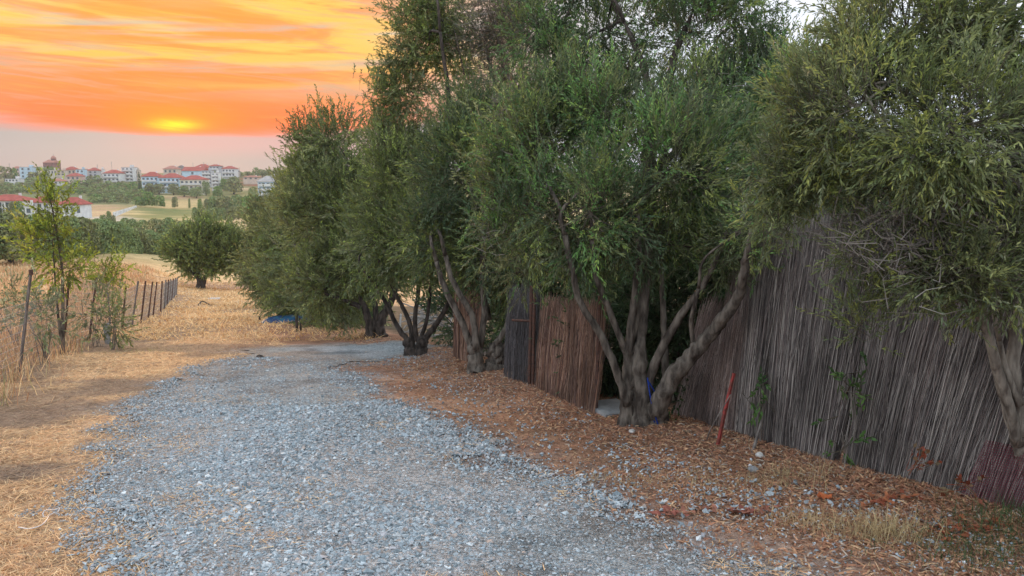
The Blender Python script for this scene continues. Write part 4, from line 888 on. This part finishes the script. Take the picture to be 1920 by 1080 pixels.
leafyp(78, 590, 13.8, 40, 34, 'palew', 70, 'low green shrub between the first post and the tall sapling')
leafyp(175, 580, 17.5, 34, 38, 'palew', 70, 'green shrub at the foot of the shorter sapling')
leafyp(20, 560, 16, 40, 30, 'palew', 80, 'pale bushy weed at the left edge beyond the first post')
leafyp(212, 600, 16.8, 14, 34, 'dull', 90, 'dried climbing weed on the fence right of the shorter sapling')

# ------------------------------------------------------------ far trees
def far_mesh(name, n, lobes, card, pal, seed):
    """a crown of many small leaf cards, unit size 1 m radius, base at z=0"""
    r_ = np.random.default_rng(seed); li = r_.integers(0, len(lobes), n); c = np.array([l[0] for l in lobes])[li]; rr = np.array([l[1] for l in lobes])[li]
    D = r_.normal(size=(n, 3)); D /= np.linalg.norm(D, axis=1)[:, None]; D[:, 2] = np.where(D[:, 2] < -.55, -D[:, 2], D[:, 2]); 
    bump = 1+.16*np.sin(D[:, 0]*7+seed)*np.cos(D[:, 1]*6+seed*2)*np.cos(D[:, 2]*5)
    P = c+D*rr*(bump*(1-np.abs(r_.normal(size=n))*.09))[:, None]
    nd_ = D+r_.normal(size=(n, 3))*.55; nd_ /= np.linalg.norm(nd_, axis=1)[:, None]; t = np.cross(nd_, r_.normal(size=(n, 3))); t /= np.linalg.norm(t, axis=1)[:, None]; b = np.cross(nd_, t)
    s = card*r_.uniform(.5, 1.2, (n, 1)); V = np.stack([P-t*s, P+b*s*.6, P+t*s, P-b*s*.6], 1).reshape(-1, 3)
    pc = np.array(GREEN[pal]); tone = .75+.6*_h[(np.floor(D[:, 0]*4+9).astype(int)*7+np.floor(D[:, 2]*4+9).astype(int)*3+seed) % 256, (np.floor(D[:, 1]*4+9).astype(int)+seed) % 256]
    col = pc[r_.integers(0, 5, n)]*tone[:, None]
    o = mesh_np(name, V, [np.arange(n*4).reshape(-1, 4)], M['farleaf'], col); me = o.data; bpy.data.objects.remove(o); return me
def trunk_mesh(seed, h=.5):
    r_ = random.Random(seed); mb = MB(); mb.tube([(0, 0, -.1), (.03, 0, h*.5), (-.02, .02, h)], [.13, .10, .08], 6, .2)
    for k in range(3):
        a = k*2.1+seed; mb.tube([(0, 0, h*.5), (math.cos(a)*.25, math.sin(a)*.25, h*1.2), (math.cos(a)*.4, math.sin(a)*.4, h*1.8)], [.07, .05, .03], 5)
    o = mb.out('trunk', M['barkd']); me = o.data; bpy.data.objects.remove(o); return me
RL0 = [((0, 0, .85), (1, .95, .95)), ((.45, .2, .6), (.6, .6, .6)), ((-.45, -.2, .6), (.6, .6, .62)), ((0, -.45, 1.2), (.6, .5, .5)), ((.1, .3, 1.4), (.5, .5, .4)), ((-.3, -.5, .45), (.5, .4, .45)), ((.4, -.4, .45), (.5, .4, .45))]
RL = [((0, 0, 1.05), (.95, .95, .80)), ((.45, .2, .95), (.6, .6, .6)), ((-.45, -.2, .9), (.6, .6, .62)), ((0, -.4, 1.3), (.6, .5, .5)), ((.1, .3, 1.45), (.5, .5, .4))]
HI = [far_mesh('crown_mesh', 9000, RL0, .06, p, s) for s, p in enumerate(('far', 'dull', 'far'))]
MID = [far_mesh('crown_mesh', 1500, RL0, .11, p, s+5) for s, p in enumerate(('far', 'dull', 'cool'))]
LO = [far_mesh('crown_mesh', 260, RL0, .22, p, s+10) for s, p in enumerate(('far', 'dull', 'far', 'cool'))]
CYL = [((0, 0, 1.0), (.16, .16, 1.0)), ((0, 0, .6), (.2, .2, .6))]
CY = far_mesh('crown_mesh', 260, CYL, .10, 'dark', 31)
TR = [trunk_mesh(s) for s in range(3)]; TRN = 'trunk'
def fartree(base, r, h, meshes, label, group, name='olive_tree', cat='tree', trunk=True, k=None):
    """r crown radius, h total height in metres"""
    me = meshes[k if k is not None else rnd.randrange(len(meshes))]; t = empty(name, base, label, cat, group, rnd.uniform(0, 6.28)); t.scale = (r, r, h/1.85)
    o = bpy.data.objects.new('crown', me); C.objects.link(o); o.parent = t
    if trunk: o2 = bpy.data.objects.new('trunk', TR[rnd.randrange(3)]); C.objects.link(o2); o2.parent = t
    return t
def at_px(u, v, Y_): p = px(u, v, Y_); return G(p.x, Y_)
# lone olive at the end of the track
b0 = hit(376, 541, hi=90); hh = 122*b0.y/F
def lone():
    Yl = b0.y
    L_ = lobes_px([(388, 462, Yl, 58, 40), (345, 474, Yl, 30, 30), (434, 472, Yl, 30, 32), (460, 465, Yl, 14, 20), (395, 438, Yl, 36, 18), (372, 492, Yl, 30, 16), (425, 490, Yl, 22, 14), (345, 455, Yl, 16, 18), (440, 455, Yl, 14, 16)])
    SL = [st([(376, 543), (375, 525), (368, 500)], Yl, .30, .16), st([(378, 543), (385, 520), (405, 495)], Yl, .24, .12), st([(376, 528), (355, 505)], Yl, .14, .08)]
    olive(b0, SL, L_, 'lone rounded olive tree standing at the far end of the track', 5200, bark='barkd', group=None, pal='mid', leaf=.20, wd=.075, spl=.5, clump=.45, droop=.03, ntw=30, rad=.12)
lone()
HG = 'olives in a row along the far side of the left field'
hedge = [(-45, 497, 397, 52, 'first olive of the field row, cut by the left edge'), (20, 496, 398, 40, 'olive at the left end of the field row'), (66, 495, 402, 36, 'field row olive partly behind the tall sapling'), (112, 496, 404, 36, 'field row olive directly behind the tall sapling'),
         (152, 496, 408, 36, 'big dark olive of the field row right of the tall sapling'), (200, 494, 412, 32, 'field row olive above the shorter sapling'), (236, 492, 424, 24, 'field row olive with a light left flank, fourth from the lone olive'), (262, 490, 432, 22, 'field row olive, third from the lone olive'),
         (288, 488, 436, 20, 'field row olive, second from the lone olive'), (314, 492, 436, 22, 'smallest field row olive, beside the lone olive')]
for i, (u, vb, vt, rw, lab) in enumerate(hedge):
    Y_ = 72+max(0, u)*.12; b = at_px(u, vb, Y_); top = zrow(vt, Y_); b.z = min(b.z, zrow(vb, Y_)); fartree(b, rw*Y_/F*1.2, (top-b.z)*1.04, HI, lab, HG, k=i % 3)
SECOND = ['pale topped olive at the left edge of the second row', 'second row olive in front of the left near red roofed house', 'second row olive left of the tall sapling top', 'second row olive below the wide red hipped roof', 'second row olive below the little upright tree', 'second row olive below the foot of the white post fence', 'second row olive below the green field, left one', 'second row olive below the green field, right one', 'second row olive just left of the lone olive top']
second = [(0, 400, 30), (40, 402, 30), (90, 408, 26), (130, 404, 28), (190, 408, 28), (225, 414, 22), (255, 424, 20), (280, 430, 18), (320, 440, 20)]
for i, (u, vt, rw) in enumerate(second):
    Y_ = 96+.12*u; b = at_px(u, 480, Y_); fartree(b, rw*Y_/F*1.1, zrow(vt, Y_)-b.z, HI, SECOND[i], 'olives of the second row behind the field row', k=(i+1) % 3)
# bushes in the valley, each at its own place
def bush(u, vb, vt, rw, Y_, lab, grp='bushes in the valley', meshes=None, **k):
    b = at_px(u, vb, Y_); b.z = min(b.z, zrow(vb, Y_)+.3); fartree(b, rw*Y_/F, zrow(vt, Y_)-b.z, meshes or MID, lab, grp, 'bush', 'bush', trunk=False, **k)
for (u, vb, vt, rw, lab) in [(262, 432, 412, 18, 'light green bush behind the right end of the field row'), (292, 430, 409, 16, 'green bush in the field above the lone olive, left one'), (318, 436, 407, 18, 'dark bush just left above the lone olive'), (345, 428, 412, 16, 'bush showing behind the top of the lone olive'), (240, 418, 408, 16, 'small bush at the end of the white fence')]:
    bush(u, vb, vt, rw, 165, lab)
for (u, vb, vt, rw, lab) in [(369, 404, 388, 10, 'small round bush, left end of the lower hedge line'), (384, 407, 389, 12, 'round bush, second in the lower hedge line'), (400, 407, 388, 12, 'bush in the middle of the lower hedge line'), (416, 408, 389, 11, 'bush before the darkest one in the lower hedge line'),
                          (438, 408, 385, 13, 'darkest rounded bush at the right of the lower hedge line'), (462, 404, 378, 13, 'grey green bush at the right end of the lower hedge line'), (480, 405, 385, 14, 'brownish bush against the olive row')]:
    bush(u, vb, vt, rw, 250, lab)
for (u, vb, vt, rw, lab) in [(388, 388, 372, 9, 'bush at the left of the upper thicket'), (400, 388, 366, 12, 'dark bush in the upper thicket, second from left'), (420, 390, 365, 15, 'largest round bush of the upper thicket'), (443, 388, 364, 14, 'tall bush of the upper thicket, right of the largest'),
                          (463, 390, 366, 13, 'bush at the right of the upper thicket'), (480, 392, 364, 14, 'bush under the pale balconied house'), (505, 390, 366, 20, 'light green bush right below the pale balconied house'), (520, 385, 350, 16, 'tall bush beside the pale balconied house')]:
    bush(u, vb, vt, rw, 300, lab)
for (u, vb, vt, rw, lab) in [(193, 410, 402, 6, 'little dark bush before the white post fence, left one'), (204, 409, 395, 6, 'upright small tree before the white post fence'), (213, 409, 403, 4, 'tiny bush before the white post fence, right one')]:
    bush(u, vb, vt, rw, 200, lab)
for (u, vb, vt, rw, lab) in [(280, 382, 358, 14, 'wide dark bush below the red roofed terrace, left'), (300, 380, 365, 9, 'bush between dark bush and straw field'), (328, 380, 368, 6, 'small square dark bush in the straw field'), (262, 388, 368, 14, 'bush where the olive grove meets the straw field'),
                          (375, 378, 372, 5, 'tiny bush left of the upper thicket'), (355, 378, 371, 2.5, 'thin lone shrub standing in the straw patch')]:
    bush(u, vb, vt, rw, 340, lab)
# grove of small olives on the slope: countable dots in rows
GRV = 'small olives of the grove on the far slope'
for j, v in enumerate(np.arange(345, 385, 4.6)):
    Y_ = float(np.interp(v, (345, 352, 380, 386), (500, 470, 385, 330)))
    for u in np.arange(-30, 275 if v < 378 else 255, 10.5):
        if v > 366 and u < 165: continue
        if RNG.random() < .1: continue
        uu = u+RNG.uniform(-3, 3)+(j % 2)*5; b = at_px(uu, v, Y_+RNG.uniform(-6, 6)); fartree(b, RNG.uniform(1.7, 2.5), RNG.uniform(2.6, 3.8), LO, 'small grey green olive of the grove below the village', GRV, trunk=False)
# trees between the houses
VT = 'trees among the village houses'
for (u, vb, vt, rw, Y_, lab) in [(10, 342, 311, 14, 560, 'dark tree clump at the left edge of the village'), (28, 338, 314, 9, 565, 'dark tree beside the pale blue house'), (66, 345, 322, 14, 540, 'big dark tree left below the church'), (80, 342, 312, 13, 560, 'tall dark tree at the left of the church'), (97, 330, 312, 9, 590, 'dark tree right at the foot of the church'),
     (60, 352, 332, 12, 520, 'green tree low on the slope under the church'), (92, 350, 334, 14, 520, 'light green tree above the pink roofed bungalow'), (120, 352, 338, 10, 500, 'green tree right of the pink roofed bungalow'), (142, 352, 336, 12, 500, 'rounded green tree below the red roofs'), (165, 350, 336, 12, 505, 'green tree left below the white houses'),
     (170, 340, 329, 8, 540, 'dark tree between red roof and white houses, left'), (184, 340, 328, 9, 540, 'dark tree between red roof and white houses, right'), (205, 348, 338, 10, 505, 'bright green tree below the white houses'), (228, 350, 339, 9, 505, 'green tree below the multi storey white block'), (250, 356, 340, 8, 490, 'dark tree left of the cypress'),
     (281, 356, 343, 10, 440, 'dark tree before the left end of the red terrace'), (298, 356, 344, 12, 440, 'dark tree before the red terrace, second'), (325, 357, 344, 12, 440, 'green tree before the middle of the red terrace'), (345, 360, 348, 12, 430, 'bushy green tree below the red terrace'), (368, 362, 350, 12, 425, 'green tree right below the red terrace'),
     (386, 358, 339, 8, 440, 'dark upright tree against the grey apartment block'), (408, 360, 348, 9, 430, 'green tree at the foot of the grey apartment block'), (420, 350, 334, 8, 470, 'dark tree right of the apartment block'), (438, 351, 330, 17, 450, 'large round dark tree on the red earth bank'), (402, 334, 320, 4, 560, 'narrow green tree between the highest houses'),
     (450, 330, 322, 8, 600, 'skyline tree right of the last high house'), (465, 332, 321, 8, 600, 'low skyline tree above the red earth bank'), (480, 334, 313, 7, 590, 'tallest skyline tree above the pale balconied house'), (492, 334, 317, 9, 590, 'skyline tree right of the tallest one'), (506, 334, 317, 9, 590, 'skyline tree above the right roof corner of the pale house'), (519, 334, 314, 7, 590, 'dark skyline tree at the right end'), (474, 362, 350, 9, 400, 'dark tree left of the pale balconied house'),
     (532, 345, 318, 12, 500, 'tree at the right end of the skyline by the olives'), (23, 395, 378, 9, 235, 'round bush between the two near red roofed houses'), (36, 398, 376, 10, 232, 'second round bush between the near red roofed houses')]:
    fartree(at_px(u, vb, Y_) if Y_ > 300 else G(px(u, vb, Y_).x, Y_), rw*Y_/F, max(3, zrow(vt, Y_)-float(gz(px(u, vb, Y_).x, Y_))), LO+MID[:1] if Y_ > 480 else MID, lab, VT, 'tree')
def cypress(u, vb, vt, rw, Y_, lab):
    b = at_px(u, vb, Y_); b.z = min(b.z, zrow(vb, Y_)); t = empty('cypress_tree', b, lab, 'tree', 'cypresses by the houses'); h = zrow(vt, Y_)-b.z; t.scale = (rw*Y_/F*5, rw*Y_/F*5, h/2)
    o = bpy.data.objects.new('crown', CY); C.objects.link(o); o.parent = t
for a_ in [(262, 353, 322, 2.6, 440, 'tall dark cypress at the left end of the red roofed terrace'), (7, 397, 380, 2.2, 225, 'slim cypress before the left near house, first'), (14, 397, 381, 2.2, 225, 'slim cypress before the left near house, second'), (1, 397, 379, 2.4, 225, 'slim cypress at the very left edge')]: cypress(*a_)

# ------------------------------------------------------------ houses
WINM = None
def winmesh():
    o = MB().box((0, 0, 0), (1, .12, 1)).out('window', M['glass']); me = o.data; bpy.data.objects.remove(o); return me
WINM = winmesh(); 
def house(u0, u1, vr, ve, vb, Y_, wall, roof, label, kind='hip', floors=2, wins=3, name='house', cat='house', balc=False, depth=None, rz=0, group='houses of the village'):
    """u0..u1 wall sides, vr ridge, ve eaves, vb foot of the wall as seen, Y_ metres ahead"""
    xa, xb = px(u0, ve, Y_).x, px(u1, ve, Y_).x; w = xb-xa; cx = (xa+xb)/2; ze = zrow(ve, Y_); zb = zrow(vb, Y_); zr = zrow(vr, Y_); d = depth or min(w*.8, 12)
    gzb = min(zb, float(gz(cx, Y_+d/2)), float(gz(cx, Y_)))-.5; H = ze-gzb
    t = empty(name, (cx, Y_+d/2, gzb), label, cat, group, rz)
    def put(mb, nm, m_, sm=False): o = mb.out(nm, m_, smooth=sm); o.parent = t; return o
    put(MB().box((0, 0, H/2), (w, d, H)), 'wall', WALLS[wall])
    ov = .45; rw, rdp = w/2+ov, d/2+ov; rh = max(zr-ze, .25)
    if kind in ('hip', 'gable'):
        k = min(rw*.75, rdp) if kind == 'hip' else 0; z0, z1 = H+.003, H+rh; e = .18
        V = [(-rw, -rdp, z0), (rw, -rdp, z0), (rw, rdp, z0), (-rw, rdp, z0), (-rw, -rdp, z0+e), (rw, -rdp, z0+e), (rw, rdp, z0+e), (-rw, rdp, z0+e), (-rw+k, 0, z1+e), (rw-k, 0, z1+e)]
        mb = MB(); mb.add(V, [(0, 3, 2, 1), (0, 1, 5, 4), (1, 2, 6, 5), (2, 3, 7, 6), (3, 0, 4, 7), (4, 5, 9, 8), (6, 7, 8, 9)], [(5, 6, 9), (7, 4, 8)]); r = put(mb, 'roof', M[roof])
        cm = MB().box((rw*.35, rdp*.3, z1+.1), (.6, .6, 1.0)); o = cm.out('chimney', WALLS['white']); o.parent = r
    elif kind == 'flat':
        mb = MB(); mb.box((0, 0, H+.1), (w+.3, d+.3, .2)); r = put(mb, 'roof', M[roof])
        o = MB().box((w*.2, d*.1, H+.2+.8), (w*.25, d*.3, 1.6)).out('stair_hut', WALLS[wall]); o.parent = r
    fh = min(3.0, (ze-zb)/floors) if floors else 3
    for f in range(floors):
        zc = H-fh*(f+.52)
        for i in range(wins):
            x = -w/2+w*(i+.5)/wins; o = bpy.data.objects.new('window', WINM); C.objects.link(o); o.parent = t; o.location = (x, -d/2-.05, zc)
            o.scale = (min(1.4, w/wins*.5), 1, min(1.7, fh*.55))
        if balc:
            mb = MB(); zf = H-fh*(f+1)+.12; mb.box((0, -d/2-.62, zf), (w*.86, 1.1, .16)); mb.box((0, -d/2-1.13, zf+.55), (w*.86, .06, .8)); put(mb, 'balcony', WALLS['white'])
    return t
H_ = [
 (36, 59, 312.5, 313.5, 334, 590, 'blue', 'roofg', 'pale blue flat roofed house left of the church trees', 'flat', 3, 2, False),
 (24, 36, 312, 315, 328, 600, 'pink', 'roofp', 'small brownish house squeezed left of the pale blue one', 'hip', 2, 2, False),
 (9, 34, 333, 335.5, 341, 520, 'white', 'roofg', 'long low white shed at the left foot of the village', 'flat', 1, 4, False),
 (84, 106, 317.5, 319, 327, 575, 'cream', 'roofg', 'pale low house directly under the church', 'flat', 1, 4, False),
 (106, 121, 318.5, 320, 329, 570, 'beige', 'roofp', 'beige small house between church and first red roof', 'flat', 2, 2, False),
 (120, 141, 312.5, 318.5, 326, 580, 'beige', 'roof', 'house with the bright red roof right of the church', 'hip', 1, 3, False),
 (124, 149, 324.5, 330.5, 337, 545, 'pink', 'roof', 'lower red roofed house in front of the bright red roof', 'hip', 1, 3, False),
 (142, 157, 316, 318, 331, 572, 'blue', 'roofd', 'pale blue house with a dark flat roof', 'flat', 2, 2, False),
 (165, 182, 314.5, 320, 331, 580, 'grey', 'roof', 'grey house with a red roof above two dark trees', 'hip', 2, 2, False),
 (157, 166, 317, 319.5, 331, 590, 'beige', 'roofp', 'narrow beige house left of the grey red roofed one', 'hip', 2, 1, False),
 (183, 193, 316, 318, 330, 590, 'white', 'roofg', 'narrow white house right of the grey red roofed one', 'flat', 2, 1, False),
 (193, 223, 318.5, 325, 341, 545, 'white', 'roof', 'white house with red roof and balconies left of the tall white block', 'hip', 2, 4, True),
 (227, 249, 312.5, 314, 341, 555, 'white', 'roofg', 'tall white apartment block with balconies in mid village', 'flat', 4, 3, True),
 (249, 260, 317, 319, 350, 560, 'beige', 'roofg', 'beige block between white apartments and the cypress', 'flat', 4, 1, False),
 (110, 117, 335.5, 339.5, 344, 500, 'white', 'roofp', 'tiny white annex right of the pink roofed bungalow', 'hip', 1, 1, False),
 (94, 116, 335, 340, 345, 495, 'white', 'roofp', 'low bungalow with a faded pink roof on the slope under the church', 'hip', 1, 3, False),
 (265, 296, 322.5, 331, 352, 455, 'blue', 'roof', 'left end house of the long red roofed terrace', 'hip', 2, 4, True),
 (297, 336, 325, 333.5, 352, 450, 'blue', 'roof', 'middle house of the long red roofed terrace', 'hip', 2, 5, True),
 (337, 379, 329, 337, 357, 445, 'cream', 'roof', 'right end house of the long red roofed terrace', 'hip', 2, 5, True),
 (306, 331, 311, 317, 328, 560, 'beige', 'roofp', 'beige house with a wide low roof above the terrace', 'hip', 1, 3, False),
 (331, 344, 310.5, 315, 330, 590, 'grey', 'roofd', 'dark roofed house behind the wide low roof', 'hip', 2, 2, False),
 (341, 380, 313, 320.5, 331, 530, 'blue', 'roof', 'long pale blue house with a red roof above the terrace', 'gable', 1, 1, False),
 (362, 392, 307.8, 315, 330, 600, 'beige', 'roof', 'highest long house, red roof on the hill top', 'hip', 2, 4, False),
 (392, 411, 308.5, 311.5, 332, 590, 'grey', 'roof', 'grey house under the right end of the highest roof', 'hip', 3, 3, True),
 (378, 396, 318, 320, 347, 500, 'grey', 'roofg', 'grey apartment block stepping down the hill, left part', 'flat', 4, 3, True),
 (396, 410, 322, 324, 358, 470, 'white', 'roofg', 'white apartment block stepping down the hill, right part', 'flat', 5, 2, True),
 (416, 440, 311.5, 316.5, 335, 570, 'white', 'roof', 'white house with red roof at the right of the hill top', 'hip', 2, 4, True),
 (440, 448, 319, 322, 333, 590, 'beige', 'roofd', 'small beige house at the right end of the skyline', 'hip', 1, 1, False),
 (409, 419, 313, 315, 333, 595, 'pink', 'roofg', 'narrow pink house between the grey and white hill top houses', 'flat', 3, 1, False),
 (456, 484, 329.5, 332, 337, 520, 'beige', 'roofp', 'low long beige house above the red earth bank', 'hip', 1, 3, False),
]
for (u0, u1, vr, ve, vb, Y_, wl, rf, lab, kd, fl, wn, bl) in H_: house(u0, u1, vr, ve, vb, Y_, wl, rf, lab, kd, fl, wn, balc=bl)
house(483, 521, 329, 341, 367, 330, 'blue', 'roofg', 'pale three storey house with balconies and grey hipped roof, by the olives', 'hip', 3, 5, balc=True)
NG = 'red roofed houses in the valley'
house(-40, 37, 366, 377, 398, 240, 'white', 'roof', 'near white house with a long red roof at the left edge', 'hip', 2, 5, group=NG)
house(55, 92, 369, 380, 402, 232, 'white', 'roof', 'near white house with a red roof partly behind the sapling', 'hip', 2, 3, group=NG)
house(46, 60, 386, 387, 402, 228, 'white', 'roofg', 'small white annex at the left of the middle near house', 'flat', 1, 1, group=NG)
house(108, 152, 371, 384, 403, 230, 'white', 'roof', 'near white house with a wide red hipped roof, right of the sapling', 'hip', 1, 4, group=NG)
# church
def church():
    Y_ = 600; s = Y_/F; c = px(92.5, 318, Y_); zb = float(gz(c.x, Y_+4))-.5; t = empty('church', (c.x, Y_+4, zb), 'reddish domed church rising highest over the village', 'church')
    def put(mb, nm, m_, sm=False): o = mb.out(nm, m_, smooth=sm); o.parent = t; return o
    z1 = zrow(305, Y_)-zb; put(MB().box((0, 0, z1/2), (19*s, 10, z1)), 'wall', M['brick'])
    mb = MB(); w = 19*s/2+.4
    mb.add([(-w, -5.4, z1), (w, -5.4, z1), (w, 5.4, z1), (-w, 5.4, z1), (-w*.55, 0, z1+2.4), (w*.75, 0, z1+2.4)], [(0, 3, 2, 1), (0, 1, 5, 4), (2, 3, 4, 5)], [(1, 2, 5), (3, 0, 4)]); put(mb, 'roof', M['roofp'])
    x = 4.2*s*.9; dr = 4.8*s; za = z1+.3; zt = zrow(297.5, Y_)-zb
    put(MB().tube([(x, 0, za), (x, 0, zt)], [dr*.92, dr*.92], 10), 'drum', M['brick'])
    prof_ = [(dr*1.05, 0), (dr*1.0, .3), (dr*.85, 1.2), (dr*.55, 1.9), (dr*.2, 2.3), (.05, 2.4)]; put(MB().tube([(x, 0, zt+h) for r, h in prof_], [r for r, h in prof_], 12), 'dome', M['roofp'], True)
    mb = MB(); mb.box((x, 0, zt+3.1), (.14, .14, 1.5)); mb.box((x, 0, zt+3.4), (.7, .12, .14)); put(mb, 'cross', M['wire'])
    for i in range(3):
        o = bpy.data.objects.new('window', WINM); C.objects.link(o); o.parent = t; o.location = (-2.6+i*2.6, -5.06, z1*.72); o.scale = (.8, 1, 1.8)
    for a in (-.9, -1.57, -2.2):
        o = bpy.data.objects.new('drum_window', WINM); C.objects.link(o); o.parent = t; o.location = (x+math.cos(a)*dr*.9, math.sin(a)*dr*.9, (za+zt)/2+.3); o.rotation_euler = (0, 0, a+1.57); o.scale = (.5, 1, 1.3)
church()
# aerial poles on the skyline
for (u, vb, vt, lab) in [(210, 320, 303, 'thin tall mast between the white houses'), (18, 316, 306, 'thin mast above the left village trees'), (183, 318, 308, 'thin mast above the narrow white house'), (362, 312, 305, 'aerial on the left end of the highest roof'), (382, 310, 304, 'aerial in the middle of the highest roof'), (449, 322, 314, 'thin mast at the right end of the skyline')]:
    b = at_px(u, vb, 585); z1 = zrow(vt, 585); mb = MB(); mb.tube([b, (b.x, b.y, z1)], .13, 5); mb.box((b.x, b.y, z1-.4), (1.3, .08, .08)); mb.box((b.x, b.y, z1-1.0), (.9, .08, .08)); tag(mb.out('aerial_mast', M['wire']), lab, 'mast', 'masts on the skyline')
# white post fence in the valley
wf2 = empty('white_fence', at_px(216, 404, 205), 'white post fence climbing beside the green field', 'fence')
n_ = 15
for i in range(n_):
    f = i/(n_-1); u = 214+41*f; Y_ = 205+115*f; vb = 405-17*f; vt = 397.5-12*f; b = at_px(u, vb, Y_); b.z = zrow(vb, Y_)-.3; z1 = zrow(vt, Y_); adopt(MB().box((b.x, b.y, (b.z+z1)/2), (.42, .42, z1-b.z)).out('post', M['white']), wf2)
    if i: adopt(MB().tube([pv, (b.x, b.y, z1-.3)], .08, 4).out('rail', M['white']), wf2)
    pv = (b.x, b.y, z1-.3)

# ------------------------------------------------------------ evening haze
hz = MB().box((0, 372, 6), (1700, 800, 60)).out('haze', None); hz['kind'] = 'stuff'
hm = bpy.data.materials.new('evening_haze'); hm.use_nodes = True; hm.node_tree.nodes.clear()
hv = hm.node_tree.nodes.new('ShaderNodeVolumePrincipled'); hv.inputs['Color'].default_value = (.86, .88, .92, 1); hv.inputs['Density'].default_value = .00022; hv.inputs['Anisotropy'].default_value = .2
ho = hm.node_tree.nodes.new('ShaderNodeOutputMaterial'); hm.node_tree.links.new(hv.outputs[0], ho.inputs['Volume']); hz.data.materials.append(hm)
